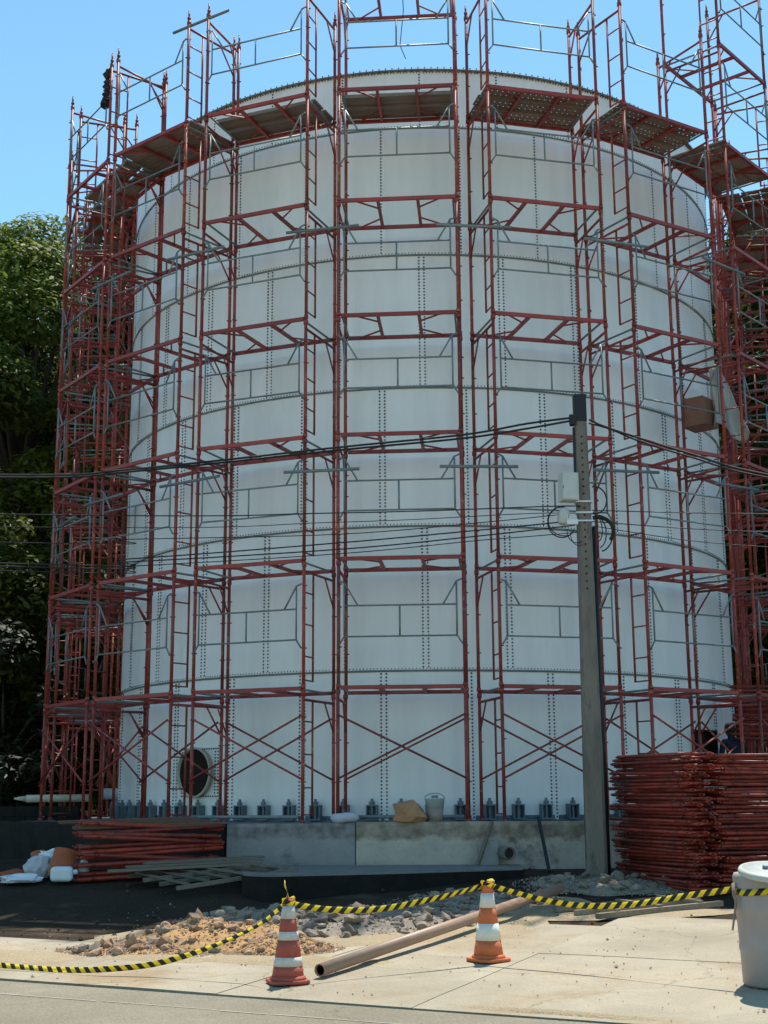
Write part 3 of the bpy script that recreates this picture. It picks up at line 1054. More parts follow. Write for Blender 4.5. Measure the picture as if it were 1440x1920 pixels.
put('box_lid', MB().box((-0.02, -0.112, 0.0), (0.20, 0.02, 0.38)).mesh('box_lid', 'boxgrey'), ebox)
put('latch', MB().box((-0.115, -0.128, -0.02), (0.014, 0.014, 0.04)).mesh('latch', 'anchor'), ebox)
sp = MB().lathe([(0.05, -0.12), (0.075, -0.09), (0.08, 0.05), (0.055, 0.11), (0.02, 0.13)], 14)
put('splice_case', sp.mesh('splice_case', 'boxgrey', True), pole, loc=(-0.30, -0.12, 5.08), rot=(0, R(14), 0))
tb = MB().box((0, 0, 0), (0.16, 0.08, 0.07))
for i in range(4):
    tb.tube((-0.06 + i * 0.04, -0.04, 0.03), (-0.075 + i * 0.04, -0.055, 0.10), 0.008, 5)
put('terminal_block', tb.mesh('terminal_block', 'white'), pole, loc=(-0.18, -0.13, 4.99))


def arc(cx, cy, cz, rx, rz_, a0, a1, n=16, dy=0.0):
    return [(cx + rx * math.cos(R(a0 + (a1 - a0) * i / n)), cy + dy * i / n, cz + rz_ * math.sin(R(a0 + (a1 - a0) * i / n))) for i in range(n + 1)]


for args, rr in (((0.16, -0.02, 5.33, 0.17, 0.2, 100, -110), 0.011), ((0.20, -0.02, 4.88, 0.21, 0.20, 110, -40), 0.03),
                 ((0.20, -0.05, 4.84, 0.19, 0.26, 90, -80), 0.011), ((0.19, -0.0, 4.86, 0.12, 0.22, 90, -80), 0.009),
                 ((0.19, -0.03, 4.90, 0.06, 0.17, 90, -85), 0.008), ((-0.33, -0.14, 4.99, 0.20, 0.22, 75, 330), 0.010),
                 ((-0.30, -0.16, 5.0, 0.22, 0.21, 130, 290), 0.008), ((-0.12, -0.14, 4.86, 0.14, 0.17, 170, 300), 0.007),
                 ((-0.1, -0.15, 4.80, 0.11, 0.15, 150, 290), 0.006)):
    put('cable_loop', MB().path(arc(*args), rr, 6).mesh('cable_loop', 'black', True), pole)


def spline(pts, n=10):
    pts = [Vector(p) for p in pts]
    out = []
    for i in range(len(pts) - 1):
        p0, p1, p2, p3 = pts[max(0, i - 1)], pts[i], pts[i + 1], pts[min(len(pts) - 1, i + 2)]
        for k in range(n):
            t = k / n
            out.append(0.5 * ((2 * p1) + (p2 - p0) * t + (2 * p0 - 5 * p1 + 4 * p2 - p3) * t * t + (3 * p1 - p0 - 3 * p2 + p3) * t ** 3))
    out.append(pts[-1])
    return out


def cable(pts, r, label, group=None):
    return tag(put('cable', MB().path(spline(pts, 8), r, 6).mesh('cable', 'black', True)), label, 'cable', group)


Y0 = 18.9
cable([(-26, Y0, 7.4), (-14, Y0, 6.42), (-6.1, Y0, 6.19), (-4.2, Y0, 6.25), (-1.17, Y0, 6.54), (.6, Y0, 6.70), (1.5, Y0, 6.85), (2.15, Y0, 6.93)], 0.016,
      'thick black cable rising from the left to the pole top, upper of the pair')
cable([(-26, Y0 + .05, 7.34), (-14, Y0 + .05, 6.38), (-6.1, Y0 + .05, 6.165), (-4.2, Y0 + .05, 6.23), (-1.17, Y0 + .05, 6.51), (.6, Y0 + .05, 6.66), (1.5, Y0 + .05, 6.79), (2.15, Y0 + .05, 6.9)], 0.016,
      'thick black cable rising from the left to the pole top, lower of the pair')
cable([(2.40, Y0, 6.90), (2.6, Y0, 6.80), (3.12, Y0, 6.61), (3.86, Y0, 6.36), (4.9, Y0, 6.05), (8, Y0, 5.5), (14, Y0, 5.3), (26, Y0, 6.4)], 0.017,
      'thick black cable dropping from the pole top to the right')
cable([(2.40, Y0 + .05, 6.86), (2.7, Y0 + .05, 6.77), (3.12, Y0 + .05, 6.58), (3.86, Y0 + .05, 6.33), (4.9, Y0 + .05, 6.02), (8, Y0 + .05, 5.46), (14, Y0 + .05, 5.27), (26, Y0 + .05, 6.3)], 0.014,
      'second black cable just under the thick one on the right of the pole')
LW = [
    ([(-26, 6.2), (-6.1, 5.60), (-1.2, 5.56), (1.87, 5.62), (2.2, 5.60)], 0.009, 'topmost thin black wire from the left to the grey meter box'),
    ([(-26, 6.0), (-6.1, 5.42), (-1.2, 5.43), (1.4, 5.52), (2.15, 5.52)], 0.006, 'second thin black wire from the top left of the pole'),
    ([(-26, 5.9), (-6.1, 5.2), (-4.2, 5.22), (-1.17, 5.26), (1.0, 5.42), (1.95, 5.51)], 0.007, 'thin black wire entering the pale splice case'),
    ([(-26, 5.8), (-6.1, 4.9), (-4.2, 4.94), (-1.17, 5.14), (0.8, 5.30), (2.15, 5.42)], 0.010, 'thin black wire running to the terminal block, lower left'),
    ([(-26, 5.75), (-6.1, 4.86), (-4.2, 4.90), (-1.17, 5.05), (0.8, 5.22), (2.15, 5.36)], 0.010, 'thin black wire close under the terminal block wire'),
    ([(-26, 5.7), (-6.1, 4.80), (-4.2, 4.84), (-1.17, 4.99), (0.8, 5.16), (1.4, 5.2), (2.2, 5.26)], 0.007, 'lowest thin black wire at the left of the pole'),
    ([(2.4, 5.58), (4.85, 5.50), (10, 5.45), (26, 6.2)], 0.007, 'highest thin wire at the right of the pole'),
    ([(2.4, 5.42), (4.85, 5.24), (10, 5.1), (26, 5.9)], 0.007, 'middle thin wire at the right of the pole'),
    ([(2.4, 5.36), (4.85, 5.03), (10, 4.9), (26, 5.7)], 0.006, 'lowest thin wire at the right of the pole'),
]
for i, (pts, r_, lab) in enumerate(LW):
    cable([(x, Y0 - 0.05 + 0.02 * i, z) for x, z in pts], r_, lab)

# ------------------------------------------------------------------ stacked scaffold frames
def stacked_mesh(L, Wd, r, name, m, inner=True):
    mb = MB()
    for s in (-1, 1):
        mb.tube((-L / 2, s * Wd / 2, 0), (L / 2, s * Wd / 2, 0), r, 8)
    for q in (-0.46, 0.46):
        mb.tube((q * L, -Wd / 2, 0), (q * L, Wd / 2, 0), r * 0.9, 6)
    if inner:
        mb.tube((-0.46 * L, 0.1, 0), (0.46 * L, 0.1, 0), r * 0.7, 6)
        for q in (-0.2, 0.05, 0.3):
            mb.tube((q * L, 0.1, 0), (q * L, Wd / 2, 0), r * 0.6, 5)
    for s in (-1, 1):
        for q in (-1, 1):
            mb.tube((q * L / 2, s * Wd / 2, 0), (q * (L / 2 + 0.05), s * Wd / 2, 0), r * 0.65, 6)
            mb.box((q * L * 0.4, s * (Wd / 2 + r), 0), (0.05, 0.03, 0.03))
    return mb.mesh(name, m, True)


sf_me = stacked_mesh(2.0, 0.95, 0.024, 'scaffold_section', 'redstack')
lf_me = stacked_mesh(1.95, 0.42, 0.033, 'ledger_section', 'redstack', False)


ORD = [None] + 'second third fourth fifth sixth seventh eighth ninth tenth eleventh twelfth thirteenth fourteenth fifteenth sixteenth seventeenth eighteenth nineteenth twentieth'.split()
ORD += ['twenty-' + w for w in 'first second third fourth fifth sixth seventh eighth ninth'.split()] + ['thirtieth'] + ['thirty-' + w for w in 'first second third fourth fifth sixth seventh eighth'.split()]


def stack(me, cx, cy, rz, n, dz, label, group, z0, jit=0.05, cat='scaffold frame'):
    for i in range(n):
        o = put(me.name, me, None, (cx + random.uniform(-jit, jit) , cy + random.uniform(-jit, jit), z0 + 0.03 + i * dz), rot=(random.uniform(-.01, .01), random.uniform(-.014, .014) - (0.045 if 'ledger' in me.name else 0), rz + random.uniform(-.05, .05) * (0.4 if 'ledger' in me.name else 1) + (PI if random.random() < .5 else 0)))
        nth = n - 1 - i
        tag(o, (label % ('first' if nth == 0 else ORD[nth])), cat, group)


# tall stacks right of the pole: side faces meet at the corner nearest to the road
st_me = stacked_mesh(1.8, 0.28, 0.024, 'scaffold_brace', 'redstack', False)
A1 = math.atan2(0.923, -0.385)
stack(st_me, 3.10, 18.58, A1, 37, 0.0465, 'narrow red scaffold brace, %s from the top of the tall stack beside the utility pole', 'frames in the stack beside the pole', 0.42, 0.085)
A2 = math.atan2(0.436, 0.90)
stack(sf_me, 4.44, 18.66, A2, 36, 0.0475, 'red scaffold frame, %s from the top of the tall stack behind the drum', 'frames in the stack at the right edge', 0.42, 0.085)
# low stack left of the wall
AL = math.atan2(0.62, 1.85)
stack(lf_me, -3.93, 19.72, AL, 12, 0.061, 'red ledger frame, %s from the top of the low stack left of the wall', 'ledgers in the low left stack', 0.52, 0.05)
for i, (dx, dy, dz, rr, ln) in enumerate(((0, 0, 0.0, 0.02, 2.1), (-0.12, 0.2, 0.03, -0.05, 1.9), (-0.35, 0.35, 0.07, 0.06, 2.0))):
    pl = MB().box((0, 0, 0), (ln, 0.2, 0.035))
    o = put('timber_plank', pl.mesh('timber_plank', 'rustwood'), None, (-3.98 + dx, 19.75 + dy, 1.225 + dz), rot=(0.05, -0.02, AL + rr))
    tag(o, ['brown plank at the front on top of the low red stack', 'brown plank in the middle on top of the low red stack', 'rearmost brown plank poking out left on the low red stack'][i], 'plank')
# rack of frames far right behind
rk = thing('frame_rack', 'rack of upright and piled red scaffold tubes at the far right by the bank', 'rack', (6.25, 24.6, 1.2), 0.1)
for i in range(7):
    put('tube', MB().tube((0, 0, 0), (0, 0, 1.35), 0.03, 7).mesh('tube', 'redstack', True), rk, loc=(-0.5 + i * 0.16, 0.05 * (i % 2), 0))
for i in range(12):
    put('tube', MB().tube((-0.75, 0, 0), (1.2, 0, 0), 0.03, 7).mesh('tube', 'redstack', True), rk, loc=(random.uniform(-.05, .05), 0.12 * (i % 3), 1.38 + 0.085 * (i // 1) * 1.0), rz=random.uniform(-.03, .03))

# timber lattice lying on the apron
def lattice(name, label, corners, m, nb, nc, t=0.07, th=0.06, cat='timber frame'):
    A, B, C_, D = [Vector(c) for c in corners]       # A-B and D-C are the short ends, long rails run A..D and B..C
    o = thing(name, label, cat, A)
    for i in range(nb):
        q = i / (nb - 1)
        p0, p1 = A.lerp(B, q), D.lerp(C_, q)
        put('rail', MB().beam(p0 - A, p1 - A, t, th).mesh('rail', m), o)
    for i in range(nc):
        q = (i + 0.5) / nc if nc > 1 else 0.5
        p0, p1 = A.lerp(D, q), B.lerp(C_, q)
        up_ = Vector((0, 0, th * 0.72))
        put('slat', MB().beam(p0 - A + up_, p1 - A + up_, t * 0.8, th * 0.4).mesh('slat', m), o)
    return o


lattice('timber_lattice', 'weathered timber frame lying on the apron between the far cone and the drum',
        [(1.47, 16.43, .31), (1.88, 15.75, .29), (3.44, 16.62, .36), (3.04, 17.24, .38)], 'wood', 3, 3, 0.075, 0.06)
lattice('formwork_grid', 'grey timber formwork grid lying in front of the low red stack',
        [(-4.1, 19.05, .56), (-3.25, 18.1, .46), (-1.75, 18.75, .66), (-2.6, 19.6, .70)], 'woodgrey', 4, 6, 0.09, 0.05, 'formwork')
for i in range(3):
    o = put('formwork_plank', MB().box((0, 0, 0), (2.1 - .2 * i, 0.14, 0.03)).mesh('formwork_plank', 'woodgrey'), None, (-3.3 + .1 * i, 19.05 + .17 * i, 0.68 + 0.04 * i), rot=(0.02, -0.03, 0.30 + .06 * i))
    tag(o, ['front grey board lying along the formwork grid', 'middle grey board of three on the formwork grid', 'rear grey board next to the low red stack'][i], 'board')

# ------------------------------------------------------------------ long brown pipe
p0, p1 = Vector((-0.95, 12.38, 0.125)), Vector((1.62, 17.2, 0.50))
d = (p1 - p0)
pp = MB()
pp.lathe([(0.045, 0.02), (0.045, 0), (0.056, 0), (0.056, d.length), (0.045, d.length), (0.045, d.length - .02)], 18, closed=False)
pq = d.to_track_quat('Z', 'Y').to_euler()
o = put('drain_pipe', pp.mesh('drain_pipe', 'pipe', True), None, p0, rot=pq)
tag(o, 'long brown plastic pipe lying across the apron between the two cones', 'pipe')
put('pipe_inside', MB().lathe([(0.046, 0.12), (0.046, 0.13)], 16).mesh('pipe_inside', 'dark'), o)
put('pipe_inside', MB().lathe([(0.046, d.length - .13), (0.046, d.length - .12)], 16).mesh('pipe_inside', 'dark'), o)

# ------------------------------------------------------------------ traffic cones
def cone(loc, rz, H, mo, mw, bands, label):
    t = thing('traffic_cone', label, 'traffic cone', loc, rz, 'traffic cones')
    bw = 0.155
    bm = MB().prism([(math.cos(R(45 + 90 * k + o_)) * bw * (1.32), math.sin(R(45 + 90 * k + o_)) * bw * 1.32) for k in range(4) for o_ in (-9, 9)], 0, 0.028)
    bm.lathe([(0.16, 0.026), (0.155, 0.045), (0.14, 0.06)], 24)
    put('base', bm.mesh('base', mo, True), t)

    def rad(z):
        return 0.138 - (0.138 - 0.042) * (z - 0.05) / (H - 0.05)
    for (z0, z1, w) in bands:
        e = 0.0 if not w else 0.0025
        prof = [(rad(z0) + e, z0), (rad(z1) + e, z1)]
        mb = MB().lathe([(max(0.01, rad(z0) - .01), z0)] + prof + [(max(0.01, rad(z1) - .01), z1)], 28, closed=False)
        if z1 >= H - 1e-3:
            mb.lathe([(rad(H), H - 0.001), (rad(H) - 0.008, H + 0.008), (0.012, H + 0.008)], 20)
        put('white_band' if w else 'cone_section', mb.mesh('white_band' if w else 'cone_section', mw if w else mo, True), t)
    return t


C1, C2 = Vector((-1.21, 12.2, 0.046)), Vector((0.555, 13.14, 0.116))
cone(C1, R(20), 0.695, 'conered', 'conewhite', [(0.045, .14, 0), (.14, .215, 1), (.215, .355, 0), (.355, .425, 1), (.425, .53, 0), (.53, .635, 1), (.635, .695, 0)],
     'faded red traffic cone with worn white bands, beside the open end of the brown pipe')
cone(C2, R(35), 0.695, 'coneor', 'conewhite2', [(0.045, .185, 0), (.185, .335, 1), (.335, .475, 0), (.475, .605, 1), (.605, .695, 0)],
     'bright orange traffic cone with two clean white bands, nearer to the drum')


# ------------------------------------------------------------------ drum
DX, DY = 2.80, 11.60
DZ = g(DX, DY) + 0.012
drum = thing('plastic_drum', 'dirty white plastic drum with a lid at the right edge of the apron', 'drum', (DX, DY, DZ))
dm_ = MB().lathe([(0.24, 0), (0.255, 0.02), (0.262, 0.26), (0.27, 0.285), (0.27, 0.315), (0.266, 0.33), (0.278, 0.57), (0.287, 0.59), (0.287, 0.62), (0.282, 0.635), (0.292, 0.85), (0.28, 0.88)], 40)
put('body', dm_.mesh('body', 'drum', True), drum)
ld = MB().lathe([(0.304, 0.855), (0.318, 0.86), (0.322, 0.885), (0.312, 0.905), (0.292, 0.905), (0.282, 0.885), (0.05, 0.892), (0.01, 0.892)], 40)
lid = put('lid', ld.mesh('lid', 'lidmat', True), drum, loc=(0, -0.14, 0.03), rot=(R(9.5), R(1), 0))
put('bung', MB().lathe([(0.024, 0.885), (0.024, 0.915), (0.015, 0.918)], 12).mesh('bung', 'anchor', True), lid, loc=(-0.09, 0.08, 0))
stp = MB().path([(-0.305, -0.06, 0.80), (-0.315, -0.09, 0.72), (-0.30, -0.10, 0.66), (-0.325, -0.12, 0.55), (-0.35, -0.14, 0.44)], lambda q: 0.016 - 0.008 * q, 6)
put('strap_end', stp.mesh('strap_end', 'wood', True), drum)


# ------------------------------------------------------------------ barrier tape
def ribbon(name, pts, label, w=0.053, tilt=0.25, n=10, seed=0):
    sp_ = spline(pts, n)
    vs, fs, uv = [], [], []
    s = 0.0
    for i, p in enumerate(sp_):
        if i:
            s += (p - sp_[i - 1]).length
        dd = (sp_[min(i + 1, len(sp_) - 1)] - sp_[max(0, i - 1)]).normalized()
        side = dd.cross(Vector((0, 0, 1))).normalized()
        tw = tilt + 1.0 * noise.noise(Vector((s * 0.9, seed, 0)))
        upv = Vector((0, 0, 1)) * math.cos(tw) + side * math.sin(tw)
        vs += [p - upv * w / 2, p + upv * w / 2]
        uv.append(s)
    for i in range(len(sp_) - 1):
        fs.append((2 * i, 2 * i + 2, 2 * i + 3, 2 * i + 1))
    mb = MB(); mb.v = [tuple(v) for v in vs]; mb.f = fs
    me = mb.mesh(name, 'tape', True)
    ul = me.uv_layers.new(name='UVMap')
    for poly in me.polygons:
        for li in poly.loop_indices:
            vi = me.loops[li].vertex_index
            ul.data[li].uv = (uv[vi // 2], vi % 2)
    o = put(name, me)
    md = o.modifiers.new('thickness', 'SOLIDIFY'); md.thickness = 0.0015
    return tag(o, label, 'barrier tape')


def gz(x, y, h):
    return (x, y, g(x, y) + h)


T1, T2 = C1 + Vector((0, 0, 0.645)), C2 + Vector((0, 0, 0.665))
ribbon('barrier_tape', [T1 + Vector((-0.045, -0.02, 0)), (-1.50, 12.36, 0.50), (-1.95, 12.50, 0.30), (-2.45, 12.66, 0.15), gz(-2.95, 12.78, 0.07), gz(-3.4, 12.98, 0.045), gz(-3.9, 13.2, 0.05), gz(-4.6, 13.5, 0.07), gz(-6.0, 14.1, 0.05), gz(-8.0, 15.1, 0.05)],
       'black and yellow barrier tape sagging from the faded cone to the ground at left', seed=1)
ribbon('barrier_tape', [T1 + Vector((0.05, 0.0, 0)), T1.lerp(T2, .2) + Vector((0, 0, -.075)), T1.lerp(T2, .45) + Vector((0, 0, -.11)), T1.lerp(T2, .75) + Vector((0, 0, -.06)), T2 + Vector((-0.05, 0, 0))],
       'black and yellow barrier tape stretched between the two cones', seed=2, tilt=0.1)
TD = Vector((DX - 0.292, DY + 0.06, DZ + 0.745))
ribbon('barrier_tape', [T2 + Vector((0.05, 0.0, 0)), T2.lerp(TD, .22) + Vector((0, 0, -.10)), T2.lerp(TD, .40) + Vector((0, 0, -.155)), T2.lerp(TD, .6) + Vector((0, 0, -.14)), T2.lerp(TD, .82) + Vector((0, 0, -.06)), TD],
       'black and yellow barrier tape stretched from the orange cone to the drum', seed=3, tilt=0.15)
wrapp = [(DX + 0.296 * math.cos(R(t)), DY + 0.296 * math.sin(R(t)), DZ + 0.745 + 0.01 * math.sin(R(t * 3))) for t in range(168, 400, 12)]
ribbon('barrier_tape', wrapp, 'black and yellow barrier tape wrapped round the drum', tilt=0.0, seed=9, n=2)
for (T, nm, sd_) in ((T1, 'knot of yellow barrier tape flaring over the faded cone', 4), (T2, 'knot of yellow barrier tape round the tip of the orange cone', 5)):
    kp = []
    for i in range(15):
        q = i / 14
        a_ = q * 2 * PI * 1.3
        kp.append((T.x + 0.055 * math.cos(a_), T.y + 0.055 * math.sin(a_), T.z + 0.02 * math.sin(a_ * 2) + (0.03 * q)))
    if sd_ == 4:
        kp += [(T.x + 0.0, T.y - .07, T.z + 0.10), (T.x - 0.03, T.y - .08, T.z + 0.19)]
    ribbon('tape_knot', kp, nm, w=0.05, tilt=0.2, n=3, seed=sd_)


# ------------------------------------------------------------------ rubble
def stone_mesh(name, m, seed, flat=0.75):
    bm = bmesh.new()
    bmesh.ops.create_icosphere(bm, subdivisions=1 if seed % 3 else 2, radius=1.0)
    rr = random.Random(seed)
    off = Vector((rr.random() * 50, rr.random() * 50, rr.random() * 50))
    for v in bm.verts:
        n1 = noise.noise(v.co * 1.1 + off)
        v.co *= 1 + 0.55 * n1 + rr.uniform(-.16, .16)
        v.co.z *= flat
        v.co.x *= rr.uniform(.92, 1.1)
    me = bpy.data.meshes.new(name)
    bm.to_mesh(me)
    bm.free()
    me.materials.append(MAT[m])
    return me


ST = [stone_mesh('stone', 'rubble', i) for i in range(9)]
CT = [stone_mesh('clay_lump', 'claystone', 40 + i) for i in range(6)]


def mound(name, label, cx, cy, rx, ry, rot, hgt, m, seed):
    """an uneven heap; its own local frame sits at (cx, cy, ground)"""
    mb = MB()
    n, rings = 44, 12
    z0 = g(cx, cy)

    def hz(px, py):
        q = math.hypot(px / rx, py / ry)
        X = cx + px * math.cos(rot) - py * math.sin(rot)
        Y = cy + px * math.sin(rot) + py * math.cos(rot)
        h = hgt * max(0, 1 - q * q) * (0.75 + 0.7 * noise.noise(Vector((X * 2.2, Y * 2.2, seed)))) + 0.03 * noise.noise(Vector((X * 9, Y * 9, seed))) * max(0, 1.1 - q)
        return X, Y, g(X, Y) + h + 0.012
    mb.v.append(tuple(np.subtract(hz(0, 0), (cx, cy, z0))))
    for r_ in range(1, rings + 1):
        for k in range(n):
            a_ = 2 * PI * k / n
            wob = 1 + 0.28 * noise.noise(Vector((math.cos(a_) * 1.5, math.sin(a_) * 1.5, seed + 3)))
            q = r_ / rings * wob
            X, Y, Z = hz(math.cos(a_) * rx * q, math.sin(a_) * ry * q)
            mb.v.append((X - cx, Y - cy, Z - z0 - (0.03 if r_ == rings else 0)))
    for k in range(n):
        mb.f.append((0, 1 + k, 1 + (k + 1) % n))
    for r_ in range(rings - 1):
        for k in range(n):
            b_ = 1 + r_ * n
            mb.f.append((b_ + k, b_ + n + k, b_ + n + (k + 1) % n, b_ + (k + 1) % n))
    o = put(name, mb.mesh(name, m, True), None, (cx, cy, z0))
    tag(o, label, 'rubble')
    return o, hz, z0


def strew(o, hz, z0, cx, cy, rx, ry, n, smin, smax, meshes, seed, spread=1.05, name=None):
    rr = random.Random(seed)
    for i in range(n):
        q = math.sqrt(rr.random()) * spread
        a_ = rr.random() * 2 * PI
        X, Y, Z = hz(math.cos(a_) * rx * q, math.sin(a_) * ry * q)
        s = smin + (smax - smin) * rr.random() ** 2.2
        me = rr.choice(meshes)
        put(me.name, me, o, (X - cx, Y - cy, Z - z0 + s * 0.25), rot=(rr.uniform(-.6, .6), rr.uniform(-.6, .6), rr.random() * 6.28),
            scale=(s, s * rr.uniform(.7, 1.1), s * rr.uniform(.6, 1.0)))


def grit(o, hz, z0, cx, cy, rx, ry, n, smin, smax, m, seed, spread=1.25):
    rr = random.Random(seed)
    mb = MB()
    for i in range(n):
        q = rr.random() ** 0.6 * spread
        a_ = rr.random() * 2 * PI
        X, Y, Z = hz(math.cos(a_) * rx * q, math.sin(a_) * ry * q)
        s = rr.uniform(smin, smax)
        c = Vector((X - cx, Y - cy, Z - z0 + s * 0.3))
        vs = [c + Vector((rr.uniform(.5, 1) * dx * s, rr.uniform(.5, 1) * dy * s, rr.uniform(.4, .9) * dz_ * s)) for dx, dy, dz_ in ((1, 0, 0), (-1, 0, 0), (0, 1, 0), (0, -1, 0), (0, 0, 1), (0, 0, -1))]
        mb.add(vs, [(0, 2, 4), (2, 1, 4), (1, 3, 4), (3, 0, 4), (2, 0, 5), (1, 2, 5), (3, 1, 5), (0, 3, 5)])
    q = put('grit', mb.mesh('grit', m), o)
    q['kind'] = 'stuff'


for (name, label, cx, cy, rx, ry, rot, h, m, ns, meshes, smin, smax, seed) in (
    ('rubble_heap', 'grey heap of broken concrete between the two cones behind the tape', -0.75, 15.75, 1.55, 0.95, 0.30, 0.16, 'debris', 295, ST, 0.022, 0.105, 1),
    ('rubble_heap', 'trail of grey broken concrete beside the far end of the brown pipe', 0.55, 17.2, 0.95, 0.75, 0.35, 0.10, 'debris', 150, ST, 0.022, 0.09, 2),
    ('clay_heap', 'orange clay heap with stones left of the faded cone', -2.25, 14.75, 1.0, 0.75, -0.15, 0.24, 'clay', 110, CT + ST[:3], 0.02, 0.08, 3),
    ('clay_heap', 'small orange clay heap just behind the faded cone', -1.45, 14.1, 0.50, 0.42, 0.0, 0.17, 'clay', 40, CT, 0.025, 0.07, 4),
    ('rubble_heap', 'scattered stones and clods at the left end of the clay heap', -2.95, 14.2, 0.75, 0.33, -0.35, 0.06, 'clay', 60, ST[:5] + CT, 0.025, 0.10, 5),
    ('rubble_heap', 'low heap of grey stones in shade behind the clay heap', -1.95, 16.6, 0.85, 0.5, 0.2, 0.10, 'debris', 110, ST, 0.022, 0.10, 6),
    ('rubble_heap', 'heap of stones round the foot of the utility pole', 2.35, 18.45, 1.0, 0.62, -0.1, 0.08, 'debris', 80, ST, 0.022, 0.10, 7),
):
    o, hz, z0 = mound(name, label, cx, cy, rx, ry, rot, h, m, seed * 3.7)
    strew(o, hz, z0, cx, cy, rx, ry, ns, smin, smax, meshes, seed)
    grit(o, hz, z0, cx, cy, rx, ry, 1800, 0.006, 0.02, 'rubble' if m == 'debris' else 'claystone', seed + 20)
# crumbs over the apron
cr = MB()
rr = random.Random(5)
for i in range(420):
    x, y = uv2xy(rr.uniform(-6, 4), rr.uniform(0.05, 5))
    s = rr.uniform(0.004, 0.014) * (1 if rr.random() < .93 else 2)
    c = Vector((x, y, g(x, y) + 0.018 + s * .2))
    vs = [c + Vector((rr.uniform(.6, 1) * a_ * s, rr.uniform(.6, 1) * b_ * s, c_ * s * .7)) for a_, b_, c_ in ((1, 0, 0), (-1, 0, 0), (0, 1, 0), (0, -1, 0), (0, 0, 1), (0, 0, -1))]
    cr.add(vs, [(0, 2, 4), (2, 1, 4), (1, 3, 4), (3, 0, 4), (2, 0, 5), (1, 2, 5), (3, 1, 5), (0, 3, 5)])
o = put('crumbs', cr.mesh('crumbs', 'rubble'))
o['kind'] = 'stuff'
tag(o, 'small crumbs of stone scattered over the pale apron', 'gravel')

cl_ = MB()
for i in range(500):
    x, y = rr.uniform(-7.5, 3.2), rr.uniform(14.5, 20.2)
    s = rr.uniform(0.006, 0.022) * (1 if rr.random() < .9 else 2.2)
    c = Vector((x, y, soil_z(x, y) + 0.018 + s * .2))
    vs = [c + Vector((rr.uniform(.6, 1) * a_ * s, rr.uniform(.6, 1) * b_ * s, c_ * s * .7)) for a_, b_, c_ in ((1, 0, 0), (-1, 0, 0), (0, 1, 0), (0, -1, 0), (0, 0, 1), (0, 0, -1))]
    cl_.add(vs, [(0, 2, 4), (2, 1, 4), (1, 3, 4), (3, 0, 4), (2, 0, 5), (1, 2, 5), (3, 1, 5), (0, 3, 5)])
o = put('clods', cl_.mesh('clods', 'clod'))
o['kind'] = 'stuff'
tag(o, 'clods and chips scattered over the dark muddy yard', 'debris')

# boulder, sack and bucket on the wall
bo = stone_mesh('boulder', 'boulder', 63, 0.7)
tag(put('boulder', bo, None, (-0.24, 20.62, ZB + 0.13), rot=(0.1, 0.1, 0.4), scale=(0.23, 0.2, 0.27)), 'orange clay boulder on top of the base wall beside the bucket', 'rock')
sk = MB().lathe([(0.02, -0.07), (0.13, -0.06), (0.16, 0.0), (0.13, 0.06), (0.02, 0.075)], 14)
sk.v = [(v[0] * 1.4, v[1] * 0.9 + 0.02 * math.sin(v[0] * 30), v[2] + 0.012 * math.sin(v[0] * 22)) for v in sk.v]
tag(put('cement_sack', sk.mesh('cement_sack', 'bag', True), None, (-1.22, 20.62, ZB + 0.09)), 'pale lumpy sack lying on the wall top near the wall joint', 'sack')
bk = thing('bucket', 'pale bucket with a clay tinted lower half beside the boulder', 'bucket', (0.12, 20.68, ZB + 0.02))
put('lower_half', MB().lathe([(0.115, 0), (0.13, 0.2)], 24).mesh('lower_half', 'bucketlow', True), bk)
put('upper_half', MB().lathe([(0.131, 0.2), (0.145, 0.33), (0.152, 0.335), (0.152, 0.35), (0.135, 0.35), (0.13, 0.25)], 24).mesh('upper_half', 'buckethigh', True), bk)
put('handle', MB().path(arc(0, 0, 0.34, 0.15, 0.08, 0, 180), 0.006, 5).mesh('handle', 'anchor'), bk)
put('knob', MB().lathe([(0.05, 0.35), (0.05, 0.385), (0.03, 0.39)], 10).mesh('knob', 'anchor'), bk)
# leaning iron bar
lb = MB().tube((1.63, 20.40, 1.30), (1.73, 19.95, 0.55), 0.028, 8)
tag(put('iron_bar', lb.mesh('iron_bar', 'black')), 'black iron bar leaning against the whitewashed wall', 'bar')
br = MB().beam((0.95, 20.35, 1.24), (0.72, 20.1, 0.63), 0.05, 0.04)
tag(put('timber_prop', br.mesh('timber_prop', 'woodgrey')), 'grey timber prop leaning by the drain stub on the wall', 'prop')

# ------------------------------------------------------------------ rubbish at the left
def crumpled(name, m, sx, sy, sz, seed, sub=3):
    bm = bmesh.new()
    bmesh.ops.create_icosphere(bm, subdivisions=sub, radius=1)
    off = Vector((seed * 3.1, seed, 0))
    for v in bm.verts:
        v.co *= 1 + 0.45 * noise.noise(v.co * 1.7 + off) + 0.18 * noise.noise(v.co * 4.5 + off)
        v.co.x *= sx; v.co.y *= sy; v.co.z *= sz
        v.co.z = max(v.co.z, -0.6 * sz)
    me = bpy.data.meshes.new(name)
    bm.to_mesh(me); bm.free()
    me.materials.append(MAT[m])
    return me


